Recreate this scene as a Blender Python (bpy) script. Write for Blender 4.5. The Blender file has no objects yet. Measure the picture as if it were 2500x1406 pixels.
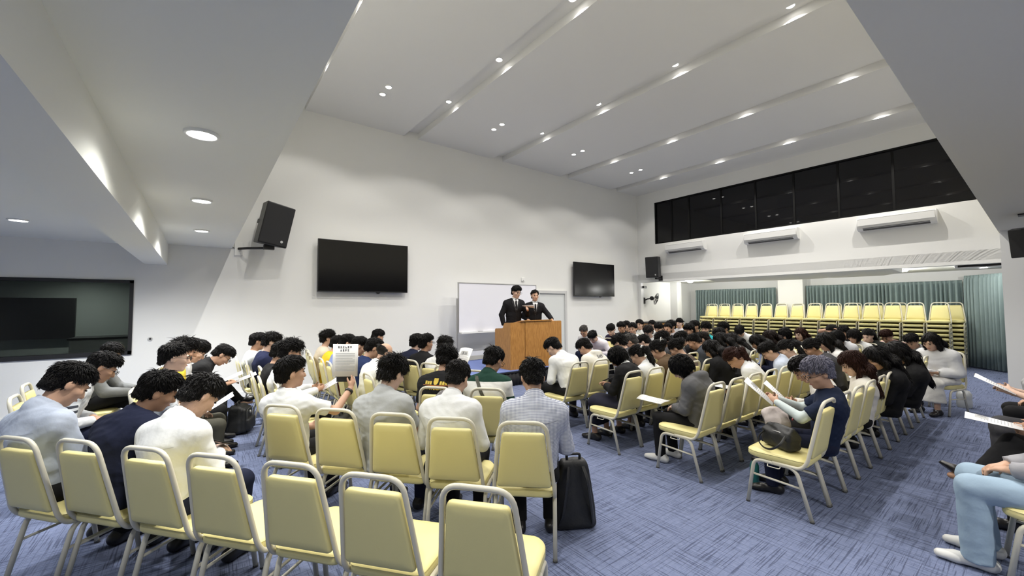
import bpy, bmesh, math, random
import numpy as np
from mathutils import Vector, Matrix

random.seed(7); np.random.seed(7)
SC = bpy.context.scene
COL = SC.collection
PI = math.pi

# ---------- camera: a standing person's phone, ultra wide ----------
YAW, PITCH, ROLL = .652095, .0439125, .0053488
cam_data = bpy.data.cameras.new('camera'); cam = bpy.data.objects.new('camera', cam_data); COL.objects.link(cam)
fw = Vector((math.sin(YAW)*math.cos(PITCH), math.cos(YAW)*math.cos(PITCH), math.sin(PITCH)))
rt = Vector((math.cos(YAW), -math.sin(YAW), 0)); dn = fw.cross(rt)
r2 = rt*math.cos(ROLL)+dn*math.sin(ROLL); d2 = -rt*math.sin(ROLL)+dn*math.cos(ROLL)
cam.matrix_world = Matrix(((r2.x, -d2.x, -fw.x, 0), (r2.y, -d2.y, -fw.y, 0), (r2.z, -d2.z, -fw.z, 1.57), (0, 0, 0, 1)))
cam_data.sensor_width = 36; cam_data.lens = 36*992.9/2500; cam_data.clip_start = .05
SC.camera = cam

# ---------- world, exposure ----------
world = bpy.data.worlds.new('world'); SC.world = world; world.use_nodes = True
world.node_tree.nodes['Background'].inputs[0].default_value = (.9, .95, 1, 1)
world.node_tree.nodes['Background'].inputs[1].default_value = .02
SC.view_settings.view_transform = 'Standard'; SC.view_settings.look = 'None'
SC.view_settings.gamma = 1; SC.view_settings.use_curve_mapping = False
SC.view_settings.exposure = 0.12
cy = SC.cycles
cy.use_denoising = True
try: cy.denoiser = 'OPENIMAGEDENOISE'
except Exception: pass
cy.max_bounces = 8; cy.diffuse_bounces = 5; cy.glossy_bounces = 3; cy.transmission_bounces = 4
cy.sample_clamp_indirect = 6; cy.caustics_reflective = False; cy.caustics_refractive = False
cy.use_light_tree = True

# ---------- small helpers ----------
def tag(o, label=None, cat=None, group=None, kind=None):
    if label: o['label'] = label
    if cat: o['category'] = cat
    if group: o['group'] = group
    if kind: o['kind'] = kind
    return o
def thing(name, label, cat, loc=(0, 0, 0), rz=0., group=None):
    o = bpy.data.objects.new(name, None); COL.objects.link(o); o.empty_display_size = .1
    o.location = loc; o.rotation_euler = (0, 0, rz); return tag(o, label, cat, group)
def put(name, me, mat=None, parent=None, loc=None):
    o = bpy.data.objects.new(name, me); COL.objects.link(o)
    if parent is not None: o.parent = parent
    if mat is not None and len(me.materials) == 0: me.materials.append(mat)
    if loc is not None: o.location = loc
    return o
class MB:
    """collects shapes into one mesh"""
    def __init__(s): s.bm = bmesh.new()
    def box(s, lo, hi, M=None, bev=0.):
        c = [(a+b)/2 for a, b in zip(lo, hi)]; d = [b-a for a, b in zip(lo, hi)]
        r = bmesh.ops.create_cube(s.bm, size=1, matrix=(M or Matrix())@Matrix.Translation(c)@Matrix.Diagonal((*d, 1)))
        if bev:
            ed = list({e for v in r['verts'] for e in v.link_edges})
            bmesh.ops.bevel(s.bm, geom=ed, offset=bev, segments=2, affect='EDGES', profile=.6)
        return s
    def cyl(s, a, b, r0, r1=None, n=16):
        a, b = Vector(a), Vector(b); r1 = r0 if r1 is None else r1
        M = Matrix.Translation((a+b)/2)@(b-a).to_track_quat('Z', 'Y').to_matrix().to_4x4()
        bmesh.ops.create_cone(s.bm, segments=n, radius1=r0, radius2=r1, depth=(b-a).length, cap_ends=True, matrix=M); return s
    def ball(s, c, r, M=None, u=16, v=10):
        r = (r, r, r) if not hasattr(r, '__len__') else r
        bmesh.ops.create_uvsphere(s.bm, u_segments=u, v_segments=v, radius=1, matrix=Matrix.Translation(c)@(M or Matrix())@Matrix.Diagonal((*r, 1))); return s
    def tube(s, pts, r, n=8, closed=False, flat=1.0):
        P = [Vector(p) for p in pts]; m = len(P); rings = []
        t0 = (P[1]-P[0]).normalized(); nrm = t0.orthogonal().normalized()
        for i in range(m):
            if closed: t = (P[(i+1) % m]-P[i-1]).normalized()
            else: t = (P[min(i+1, m-1)]-P[max(i-1, 0)]).normalized()
            nrm = (nrm-t*nrm.dot(t)).normalized(); bn = t.cross(nrm)
            rr = r[i] if hasattr(r, '__len__') else r
            rings.append([s.bm.verts.new(P[i]+(nrm*math.cos(2*PI*k/n)*rr+bn*math.sin(2*PI*k/n)*rr*flat)) for k in range(n)])
        for i in range(m if closed else m-1):
            A, B = rings[i], rings[(i+1) % m]
            for k in range(n): s.bm.faces.new((A[k], A[(k+1) % n], B[(k+1) % n], B[k]))
        if not closed: s.bm.faces.new(rings[0][::-1]); s.bm.faces.new(rings[-1])
        return s
    def loft(s, loops, cap=True):
        R = [[s.bm.verts.new(p) for p in L] for L in loops]; n = len(R[0])
        for A, B in zip(R, R[1:]):
            for k in range(n): s.bm.faces.new((A[k], A[(k+1) % n], B[(k+1) % n], B[k]))
        if cap: s.bm.faces.new(R[0][::-1]); s.bm.faces.new(R[-1])
        return s
    def poly(s, pts, d):
        """a flat outline pushed along the vector d"""
        d = Vector(d); A = [Vector(p) for p in pts]
        return s.loft([[p for p in A], [p+d for p in A]])
    def quad(s, *p): s.bm.faces.new([s.bm.verts.new(q) for q in p]); return s
    def mesh(s, name, smooth=False, angle=None):
        me = bpy.data.meshes.new(name); bmesh.ops.recalc_face_normals(s.bm, faces=s.bm.faces); s.bm.to_mesh(me); s.bm.free()
        if smooth:
            for p in me.polygons: p.use_smooth = True
            if angle is not None:
                try: me.set_sharp_from_angle(angle=angle)
                except Exception: pass
        return me
    def build(s, name, mat=None, parent=None, smooth=False, angle=math.radians(40)):
        return put(name, s.mesh(name, smooth, angle), mat, parent)
def rounded(pts, r, n=5):
    """a path through pts with its inner corners rounded"""
    P = [Vector(p) for p in pts]; out = [P[0]]
    rr = r if hasattr(r, '__len__') else [r]*len(P)
    for i in range(1, len(P)-1):
        a, b, c = P[i-1], P[i], P[i+1]; ra = min(rr[i], (a-b).length*.49, (c-b).length*.49)
        p, q = b+(a-b).normalized()*ra, b+(c-b).normalized()*ra
        for k in range(n+1):
            t = k/n; out.append(p*(1-t)**2+b*2*t*(1-t)+q*t*t)
    return out+[P[-1]]

# ---------- materials ----------
MATS = {}
def pmat(name, col, rough=.6, metal=0., spec=.5, bump=0., bscale=40., var=0., vscale=3., emit=None, estr=0., stretch=None):
    if name in MATS: return MATS[name]
    m = bpy.data.materials.new(name); m.use_nodes = True; nt = m.node_tree; b = nt.nodes['Principled BSDF']
    b.inputs['Base Color'].default_value = (*col, 1); b.inputs['Roughness'].default_value = rough
    b.inputs['Metallic'].default_value = metal; b.inputs['Specular IOR Level'].default_value = spec
    if emit: b.inputs['Emission Color'].default_value = (*emit, 1); b.inputs['Emission Strength'].default_value = estr
    if bump or var:
        tc = nt.nodes.new('ShaderNodeTexCoord'); src = tc.outputs['Object']
        if stretch:
            mp = nt.nodes.new('ShaderNodeMapping'); mp.inputs['Scale'].default_value = stretch
            nt.links.new(src, mp.inputs[0]); src = mp.outputs[0]
    if bump:
        n = nt.nodes.new('ShaderNodeTexNoise'); n.inputs['Scale'].default_value = bscale; n.inputs['Detail'].default_value = 4
        bp = nt.nodes.new('ShaderNodeBump'); bp.inputs['Strength'].default_value = bump; bp.inputs['Distance'].default_value = .02
        nt.links.new(src, n.inputs['Vector']); nt.links.new(n.outputs['Fac'], bp.inputs['Height']); nt.links.new(bp.outputs[0], b.inputs['Normal'])
    if var:
        n = nt.nodes.new('ShaderNodeTexNoise'); n.inputs['Scale'].default_value = vscale; n.inputs['Detail'].default_value = 3
        mx = nt.nodes.new('ShaderNodeMix'); mx.data_type = 'RGBA'
        mx.inputs['A'].default_value = (*[c*(1-var) for c in col], 1); mx.inputs['B'].default_value = (*[min(1, c*(1+var)) for c in col], 1)
        nt.links.new(src, n.inputs['Vector']); nt.links.new(n.outputs['Fac'], mx.inputs['Factor']); nt.links.new(mx.outputs['Result'], b.inputs['Base Color'])
    MATS[name] = m; return m

M_WALL = pmat('wall_paint', (.80, .80, .775), .7, spec=.25, bump=.03, bscale=90, var=.015, vscale=1.2)
M_CEIL = pmat('ceiling_paint', (.80, .795, .77), .8, spec=.2)
M_SOFF = pmat('soffit_paint', (.80, .805, .76), .7, spec=.25)
M_BLACK = pmat('black_plastic', (.012, .012, .013), .45)
M_DARKG = pmat('dark_window_glass', (.002, .002, .0025), .03, spec=.42)
M_SCREEN = pmat('tv_screen', (.002, .002, .0025), .18, spec=.3)
M_FRAMEB = pmat('black_window_frame', (.003, .003, .003), .6, spec=.2)
M_REAR = pmat('cream_soffit_paint', (.84, .81, .70), .8, spec=.2)
M_WPLAS = pmat('white_plastic', (.82, .82, .80), .35)
M_ALU = pmat('aluminium', (.55, .55, .55), .35, metal=.7)
M_BOARD = pmat('whiteboard_face', (.80, .80, .86), .18)
M_GREYP = pmat('grey_panel', (.50, .50, .49), .6)
M_DOOR = pmat('door_paint', (.66, .68, .67), .5)
M_FRAME = pmat('door_frame_paint', (.58, .58, .57), .5)
M_LAMP = pmat('lamp_glow', (1, 1, 1), .5, emit=(1, .97, .92), estr=18)
M_VINYL = pmat('cream_vinyl', (.73, .655, .30), .42, spec=.4, bump=.04, bscale=260, var=.03, vscale=6)
M_TUBE = pmat('cream_painted_tube', (.62, .59, .48), .38, spec=.5)
M_RUB = pmat('grey_rubber', (.09, .09, .085), .7)
M_PAPER = pmat('white_paper', (.86, .86, .86), .7)
M_INK = pmat('printed_ink', (.10, .10, .12), .8)
M_INK2 = pmat('printed_grey_text', (.45, .46, .48), .8)

def carpet_material():
    m = bpy.data.materials.new('blue_carpet_tiles'); m.use_nodes = True; nt = m.node_tree; N, L = nt.nodes, nt.links
    b = N['Principled BSDF']; b.inputs['Roughness'].default_value = .95; b.inputs['Specular IOR Level'].default_value = .1
    tc = N.new('ShaderNodeTexCoord'); P = tc.outputs['Object']
    def noise(scale, sc, detail=2.):
        mp = N.new('ShaderNodeMapping'); mp.inputs['Scale'].default_value = sc; L.new(P, mp.inputs[0])
        n = N.new('ShaderNodeTexNoise'); n.inputs['Scale'].default_value = scale; n.inputs['Detail'].default_value = detail
        L.new(mp.outputs[0], n.inputs['Vector']); return n.outputs['Fac']
    def ramp(x, a, c):
        r = N.new('ShaderNodeMapRange'); r.inputs['From Min'].default_value = a; r.inputs['From Max'].default_value = c; L.new(x, r.inputs['Value']); return r.outputs[0]
    def math_(op, x, y):
        q = N.new('ShaderNodeMath'); q.operation = op
        for i, z in enumerate((x, y)):
            if isinstance(z, (int, float)): q.inputs[i].default_value = z
            else: L.new(z, q.inputs[i])
        return q.outputs[0]
    lx = ramp(noise(1., (2.6, 105, 1), 2.), .54, .60); ly = ramp(noise(1., (105, 2.6, 1), 2.), .54, .60)
    ck = N.new('ShaderNodeTexChecker'); ck.inputs['Scale'].default_value = 2.0; L.new(P, ck.inputs['Vector'])
    k = ck.outputs['Fac']; inv = math_('SUBTRACT', 1, k)
    strong = math_('ADD', math_('MULTIPLY', lx, k), math_('MULTIPLY', ly, inv))
    weak = math_('ADD', math_('MULTIPLY', lx, inv), math_('MULTIPLY', ly, k))
    lines = math_('MINIMUM', math_('ADD', math_('MULTIPLY', strong, .85), math_('MULTIPLY', weak, .45)), 1)
    br = N.new('ShaderNodeTexBrick'); br.offset = 0; br.inputs['Scale'].default_value = 1; br.inputs['Mortar Size'].default_value = .004
    br.inputs['Brick Width'].default_value = .5; br.inputs['Row Height'].default_value = .5
    br.inputs['Color1'].default_value = (0, 0, 0, 1); br.inputs['Color2'].default_value = (0, 0, 0, 1); br.inputs['Mortar'].default_value = (.22, .22, .22, 1)
    L.new(P, br.inputs['Vector'])
    lines = math_('MAXIMUM', lines, math_('MULTIPLY', br.outputs['Fac'], .25))
    mot = noise(38, (1, 1, 1), 8)
    base = N.new('ShaderNodeMix'); base.data_type = 'RGBA'
    base.inputs['A'].default_value = (.125, .152, .262, 1); base.inputs['B'].default_value = (.225, .262, .392, 1); L.new(mot, base.inputs['Factor'])
    mix = N.new('ShaderNodeMix'); mix.data_type = 'RGBA'; mix.inputs['B'].default_value = (.050, .060, .105, 1)
    L.new(math_('MULTIPLY', lines, .78), mix.inputs['Factor']); L.new(base.outputs['Result'], mix.inputs['A'])
    L.new(mix.outputs['Result'], b.inputs['Base Color'])
    bp = N.new('ShaderNodeBump'); bp.inputs['Strength'].default_value = .35; bp.inputs['Distance'].default_value = .01
    L.new(noise(420, (1, 1, 1)), bp.inputs['Height']); L.new(bp.outputs[0], b.inputs['Normal'])
    return m
M_CARPET = carpet_material()
def wood_material():
    m = bpy.data.materials.new('oak_veneer'); m.use_nodes = True; nt = m.node_tree; b = nt.nodes['Principled BSDF']; b.inputs['Roughness'].default_value = .42
    tc = nt.nodes.new('ShaderNodeTexCoord'); mp = nt.nodes.new('ShaderNodeMapping'); mp.inputs['Scale'].default_value = (9, 9, .9)
    n = nt.nodes.new('ShaderNodeTexNoise'); n.inputs['Scale'].default_value = 9; n.inputs['Detail'].default_value = 6; n.inputs['Distortion'].default_value = .6
    cr = nt.nodes.new('ShaderNodeValToRGB'); cr.color_ramp.elements[0].position = .35; cr.color_ramp.elements[0].color = (.335, .150, .036, 1)
    cr.color_ramp.elements[1].position = .7; cr.color_ramp.elements[1].color = (.53, .265, .072, 1)
    nt.links.new(tc.outputs['Object'], mp.inputs[0]); nt.links.new(mp.outputs[0], n.inputs['Vector']); nt.links.new(n.outputs['Fac'], cr.inputs[0]); nt.links.new(cr.outputs[0], b.inputs['Base Color'])
    return m
M_WOOD = wood_material()
def glass_material():
    m = bpy.data.materials.new('tinted_pane'); m.use_nodes = True; nt = m.node_tree
    for n in list(nt.nodes):
        if n.type != 'OUTPUT_MATERIAL': nt.nodes.remove(n)
    out = [n for n in nt.nodes if n.type == 'OUTPUT_MATERIAL'][0]
    t = nt.nodes.new('ShaderNodeBsdfTransparent'); t.inputs[0].default_value = (.42, .45, .44, 1)
    g = nt.nodes.new('ShaderNodeBsdfGlossy'); g.inputs['Roughness'].default_value = .02
    f = nt.nodes.new('ShaderNodeFresnel'); f.inputs[0].default_value = 1.5
    mx = nt.nodes.new('ShaderNodeMixShader'); nt.links.new(f.outputs[0], mx.inputs[0]); nt.links.new(t.outputs[0], mx.inputs[1]); nt.links.new(g.outputs[0], mx.inputs[2]); nt.links.new(mx.outputs[0], out.inputs[0])
    return m
M_PANE = glass_material()
# ================= lamps: light sources, each in its fixture =================
def lamp_spot(parent, loc, watt, size=100, blend=.9, rad=.03, col=(1, .965, .91), aim=(0, 0, -1)):
    l = bpy.data.lights.new('lamp', 'SPOT'); l.energy = watt; l.spot_size = math.radians(size); l.spot_blend = blend; l.shadow_soft_size = rad; l.color = col
    o = bpy.data.objects.new('lamp_light', l); COL.objects.link(o); o.parent = parent; o.location = loc
    o.rotation_euler = Vector(aim).to_track_quat('-Z', 'Y').to_euler(); return o
ORD = ['first', 'second', 'third', 'fourth', 'fifth', 'sixth', 'seventh', 'eighth', 'ninth', 'tenth', 'eleventh', 'twelfth', 'thirteenth', 'fourteenth', 'fifteenth', 'sixteenth']
def disc_mesh(r, z=0., n=24):
    return MB().loft([[(r*math.cos(2*PI*k/n), r*math.sin(2*PI*k/n), zz) for k in range(n)] for zz in (z, z+.012)]).mesh('lamp_disc')
def ring_mesh(r0, r1, h, n=28):
    b = MB(); b.loft([[(r*math.cos(2*PI*k/n), r*math.sin(2*PI*k/n), z) for k in range(n)] for r, z in ((r0, h), (r0, 0), (r0+.004, -.003), (r1-.003, -.003), (r1, 0), (r1, h))], cap=False); return b.mesh('lamp_ring', True)
DISC, RING = disc_mesh(.045), ring_mesh(.048, .062, .02)
DISC2, RING2 = disc_mesh(.068), ring_mesh(.07, .088, .02)
def recessed(name, label, loc, watt, big=False, group=None, **k):
    t = thing(name, label, 'ceiling light', loc, 0, group)
    put('lamp_lens', DISC2 if big else DISC, M_LAMP, t); put('trim_ring', RING2 if big else RING, M_WPLAS, t)
    lamp_spot(t, (0, 0, -.012), watt, **k); return t

H_C = 5.40; SLOT_D = .135; SLOT_W = .34
SLOTS = [1.52, 3.87, 6.27, 8.72, 11.03]
for i, sx in enumerate(SLOTS):
    for j, y in enumerate((6.86, 5.18, 3.55, 1.9)):
        recessed('slot_spotlight', f'round spotlight in the {ORD[i]} ceiling slot from the left, {ORD[j]} from the front wall', (sx-.15, y, H_C+SLOT_D-.014), (52, 135, 155, 165)[j]*(.95 if i == 4 else 1), size=124, blend=.25, rad=.02)
for i, x in enumerate((2.51, 4.95, 7.41, 9.78)):
    for j, y in enumerate((7.1, 6.8)):
        recessed('stage_spotlight', f'bright spotlight of the {ORD[i]} ceiling pair from the left, {"nearer" if j == 0 else "farther"} the front wall', (x, y, H_C-.014), 32, size=125, blend=.8, rad=.03)
for j, y in enumerate((6.79, 4.87, 2.99, .9)):
    recessed('soffit_downlight', f'round downlight in the low left soffit beside the beam, {ORD[j]} from the front wall', (-.02, y, 2.586), (330, 210, 140, 120)[j], big=True, size=150, blend=1, rad=.07, col=(1, .99, .95))
for j, y in enumerate((6.9, 4.6, 2.3)):
    recessed('aisle_downlight', f'round downlight in the low ceiling left of the beam, {ORD[j]} from the front wall', (-1.64, y, 2.546), (300, 115, 80)[j], big=True, size=150, blend=1, rad=.07, col=(.97, .99, 1))
for j, (x, y, wt_) in enumerate(((3, -1.2, 320), (6.2, -1.2, 130), (9.4, -1.2, 80), (1.0, -2.6, 320))):  # unseen fill lamps, added to brighten the near chairs and rear soffit
    recessed('rear_fill_light', f'added round fill light in the rear low ceiling behind the camera, {ORD[j]}', (x, y, 2.886), wt_, big=True, size=150, blend=1, rad=.07)
for j, y in enumerate((7.6, 6.3, 5.0, 3.6, 2.1, .8)):
    t = thing('dome_light', f'round dome light on the alcove ceiling over the stacked chairs, {ORD[j]} from the front wall', 'ceiling light', (13.75, y, 2.42))
    MB().loft([[(r_*math.cos(2*PI*k/24), r_*math.sin(2*PI*k/24), z) for k in range(24)] for r_, z in ((.11, 0), (.115, -.012), (.105, -.02))]).build('base_plate', M_WPLAS, t, True, .6)
    MB().loft([[(r_*math.cos(2*PI*k/24), r_*math.sin(2*PI*k/24), z) for k in range(24)] for r_, z in ((.10, -.02), (.092, -.04), (.065, -.055), (.02, -.062))]).build('dome_lens', M_LAMP, t, True)
    l = bpy.data.lights.new('lamp', 'POINT'); l.energy = 23; l.shadow_soft_size = .06; l.color = (1, .99, .96)
    o = bpy.data.objects.new('lamp_light', l); COL.objects.link(o); o.parent = t; o.location = (0, 0, -.15)
# ================= the setting =================
def struct(o): return tag(o, kind='structure')
Y_W, X_R, Y_S = 8.6, 12.12, .48
struct(MB().box((-4, -5, -.12), (16, 10.6, 0)).build('floor', M_CARPET))
# front wall with the control room window cut out
b = MB(); wl, wr_, wb, wt = -2.9, -.852, .86, 1.99
b.box((-4, Y_W, 0), (wl, Y_W+.15, 5.7)); b.box((wr_, Y_W, 0), (16, Y_W+.15, 5.7)); b.box((wl, Y_W, 0), (wr_, Y_W+.15, wb)); b.box((wl, Y_W, wt), (wr_, Y_W+.15, 5.7))
struct(b.build('wall_front', M_WALL))
struct(MB().box((-4, -5, 0), (-3.85, Y_W, 2.7)).build('wall_left', M_WALL))
struct(MB().box((-4, -5.15, 0), (16, -5, 5.7)).build('wall_back', M_WALL))
# ceiling boards between the light slots
b = MB(); e = [.40]+SLOTS+[X_R]
b.box((.40, Y_S-.02, H_C), (SLOTS[0]-SLOT_W, Y_W, H_C+SLOT_D+.02))
for i in range(5):
    b.box((SLOTS[i], Y_S-.02, H_C), ((SLOTS[i+1]-SLOT_W) if i < 4 else X_R+.3, Y_W, H_C+SLOT_D+.02))
b.box((.3, Y_S-.02, H_C+SLOT_D), (X_R+.3, Y_W+.1, H_C+SLOT_D+.15))
struct(b.build('ceiling', M_CEIL))
struct(MB().box((-4, -5, 2.60), (.40, Y_W, 5.75)).build('ceiling_left_soffit', M_SOFF))
struct(MB().box((-4, -5, 2.56), (-.73, Y_W, 2.60)).build('ceiling_left_aisle', M_SOFF))
struct(MB().box((-.73, -5, 2.262), (-.45, Y_W, 2.60)).build('beam', M_SOFF))
struct(MB().box((.40, -5, 2.90), (16, Y_S, 5.75)).build('ceiling_rear_soffit', M_REAR))
# right wall over the alcove, its long dark window
W0, W1, WZ0, WZ1 = .55, 7.92, 3.62, 5.03
b = MB(); b.box((X_R, Y_S, 2.35), (X_R+.2, Y_W, WZ0)); b.box((X_R, Y_S, WZ1), (X_R+.2, Y_W, 5.5)); b.box((X_R, W1, WZ0), (X_R+.2, Y_W, WZ1)); b.box((X_R, Y_S, WZ0), (X_R+.2, W0, WZ1))
struct(b.build('wall_right', M_WALL))
b = MB(); b.box((X_R+.07, W0, WZ0), (X_R+.09, W1, WZ1)); win = struct(b.build('window_1', M_DARKG))
b = MB()
for y in (7.32, 6.72, 5.72, 4.78, 3.86, 2.93, 1.95): b.box((X_R+.05, y-.022, WZ0), (X_R+.075, y+.022, WZ1))
b.box((X_R+.03, W0, WZ0), (X_R+.075, W1, WZ0+.04)); b.box((X_R+.03, W0, WZ1-.04), (X_R+.075, W1, WZ1)); b.box((X_R+.03, W1-.04, WZ0), (X_R+.075, W1, WZ1)); b.box((X_R+.03, W0, WZ0), (X_R+.075, W0+.04, WZ1))
b.build('window_frame', M_FRAMEB, win)
struct(MB().box((11.62, -.9, 0), (12.5, Y_S-.02, 2.90)).build('pillar', M_WALL))
struct(MB().box((X_R, -5, 2.42), (16, Y_W, 2.62)).build('ceiling_alcove', M_SOFF))
struct(MB().box((15.55, -5, 0), (15.75, Y_W, 2.5)).build('wall_alcove', M_WALL))
struct(MB().box((15.15, 4.65, 0), (15.55, 5.35, 2.42)).build('pillar_alcove', M_WALL))
struct(MB().box((14.1, 8.32, 0), (14.4, Y_W, 2.42)).build('pillar_alcove_corner', M_WALL))
struct(MB().box((12.12, 8.5, 0), (12.26, Y_W, 2.35)).build('trim_1', M_WPLAS))
b = MB(); b.poly([(12.35, 2.2, 2.42), (12.35, 6.6, 2.42), (13.0, 6.3, 2.30), (13.4, 4.6, 2.27), (13.4, 2.4, 2.27), (13.0, 2.0, 2.30)], (0, 0, .12))
struct(b.build('trim_2', M_SOFF))
# baseboards
struct(MB().box((-3.85, Y_W-.012, 0), (7.4, Y_W, .09)).build('baseboard_front', M_WPLAS))
# control room behind the left window
M_CTRL = pmat('control_room_grey', (.40, .44, .42), .8)
for n_, lo_, hi_ in (('wall_control_back', (-3.9, 10.4, 0), (-.4, 10.5, 2.6)), ('wall_control_side', (-.5, Y_W+.15, 0), (-.4, 10.4, 2.4)), ('wall_control_left', (-3.95, Y_W+.15, 0), (-3.85, 10.4, 2.4)), ('ceiling_control_room', (-3.9, Y_W+.15, 2.3), (-.4, 10.5, 2.4))):
    struct(MB().box(lo_, hi_).build(n_, M_CTRL))
recessed('control_room_fill_light', 'added fill light inside the control room behind the left window', (-1.6, 9.6, 2.286), 170, big=False, size=160, blend=1, rad=.06)  # unseen lamp added to lift the dark interior behind the pane
w2 = struct(MB().box((wl, Y_W+.05, wb), (wr_, Y_W+.06, wt)).build('window_2', M_PANE))
b = MB(); fr = .05
b.box((wl-.01, Y_W-.02, wb-.01), (wr_+.01, Y_W+.1, wb+fr)); b.box((wl-.01, Y_W-.02, wt-fr*.7), (wr_+.01, Y_W+.1, wt+.01)); b.box((wr_-fr*.7, Y_W-.02, wb), (wr_+.01, Y_W+.1, wt)); b.box((wl-.01, Y_W-.02, wb), (wl+fr, Y_W+.1, wt))
b.build('window_frame', M_BLACK, w2)
t = MB().box((-2.75, 10.3, 1.05), (-1.75, 10.38, 1.75), bev=.01).build('wall_screen', M_BLACK); tag(t, 'dark screen on the control room wall, seen dimly through the left window', 'screen')
t = thing('equipment_cabinet', 'grey equipment cabinet low behind the right end of the left window', 'cabinet', (-1.2, 9.5, 0))
MB().box((-.42, -.3, 0), (.42, .3, 1.07), bev=.01).build('cabinet_body', M_GREYP, t); MB().box((-.44, -.32, 1.07), (.44, .32, 1.10)).build('cabinet_top', M_BLACK, t)
t = thing('monitor', 'dark monitor standing inside the control room at the far left of the window', 'monitor', (-2.62, 9.2, 0))
MB().box((-.25, -.02, .97), (.25, .02, 1.33), bev=.008).build('monitor_screen', M_BLACK, t); MB().cyl((0, 0, 0), (0, 0, 1.0), .03).box((-.14, -.1, 0), (.14, .1, .02)).build('monitor_stand', M_BLACK, t)
# door
dr = struct(MB().box((7.5, Y_W-.012, 0), (8.5, Y_W, 1.93)).build('door_1', M_DOOR))
b = MB(); b.box((8.49, Y_W-.05, 0), (8.57, Y_W, 1.92)); b.box((7.42, Y_W-.05, 0), (7.5, Y_W, 1.92)); b.box((7.42, Y_W-.052, 1.92), (8.57, Y_W, 2.0)); b.build('door_frame', M_FRAME, dr)
b = MB(); b.cyl((7.6, Y_W-.07, 1.0), (7.72, Y_W-.07, 1.0), .012); b.cyl((7.6, Y_W-.07, 1.0), (7.6, Y_W-.01, 1.0), .014); b.build('door_handle', M_ALU, dr)
# curtains: pleated cloth with depth
M_CURT = pmat('teal_grey_curtain', (.215, .275, .27), .8, spec=.2, bump=.05, bscale=120, var=.08, vscale=8)
def curtain(name, label, p0, p1, z0, z1, pleat=.095, amp=.06):
    p0, p1 = Vector(p0), Vector(p1); L = (p1-p0).length; d = (p1-p0)/L; n = Vector((-d.y, d.x)); N = int(L/pleat*8)
    rg = random.Random(name+label); ph = 0; rows = []
    pts = []
    for i in range(N+1):
        s = L*i/N; ph += 2*PI/8*(1+.25*math.sin(i*.13+rg.random()*.6)); pts.append((s, math.sin(ph)*amp*(.8+.4*rg.random())))
    for z, a in ((z0, 1.15), (z0+.5, 1.05), (z1-.35, .95), (z1-.09, .75), (z1-.06, .35), (z1, .45)):
        rows.append([(*(p0+d*s+n*w*a), z) for s, w in pts])
    b = MB(); V = [[b.bm.verts.new(p) for p in r] for r in rows]
    for A, B in zip(V, V[1:]):
        for k in range(N): b.bm.faces.new((A[k], A[k+1], B[k+1], B[k]))
    me = b.mesh(name, True); o = put(name, me, M_CURT); md = o.modifiers.new('thick', 'SOLIDIFY'); md.thickness = .004
    return tag(o, label, 'curtain')
curtain('curtain', 'teal pleated curtain on the far alcove wall, left of the white pillar', (15.28, 8.25), (15.28, 5.45), .03, 2.14)
curtain('curtain', 'long teal pleated curtain on the far alcove wall, right of the white pillar', (15.3, 4.62), (15.25, 1.25), .03, 2.16)
curtain('curtain', 'teal pleated curtain drawn forward beside the white pillar at the right edge', (15.16, 1.22), (14.2, .35), .03, 2.26, .10, .045)

# ================= banquet chair =================
def superpad(w0, w1, d0, d1, r, n=6):
    """rounded outline: width w0 at the rear (y=d0), w1 at the front (y=d1)"""
    P = [(-w0/2, d0, 0), (w0/2, d0, 0), (w1/2, d1-.07, 0), (w1/2*.8, d1, 0), (-w1/2*.8, d1, 0), (-w1/2, d1-.07, 0)]
    out = []
    m = len(P)
    for i in range(m):
        a, b_, c = Vector(P[i-1]), Vector(P[i]), Vector(P[(i+1) % m]); ra = min(r, (a-b_).length*.48, (c-b_).length*.48)
        p, q = b_+(a-b_).normalized()*ra, b_+(c-b_).normalized()*ra
        for k in range(n+1):
            t = k/n; out.append(p*(1-t)**2+b_*2*t*(1-t)+q*t*t)
    return out
def cushion(outline, layers, ctr):
    return MB().loft([[(ctr[0]+(p.x-ctr[0])*s, ctr[1]+(p.y-ctr[1])*s, z) for p in outline] for s, z in layers])
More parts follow.
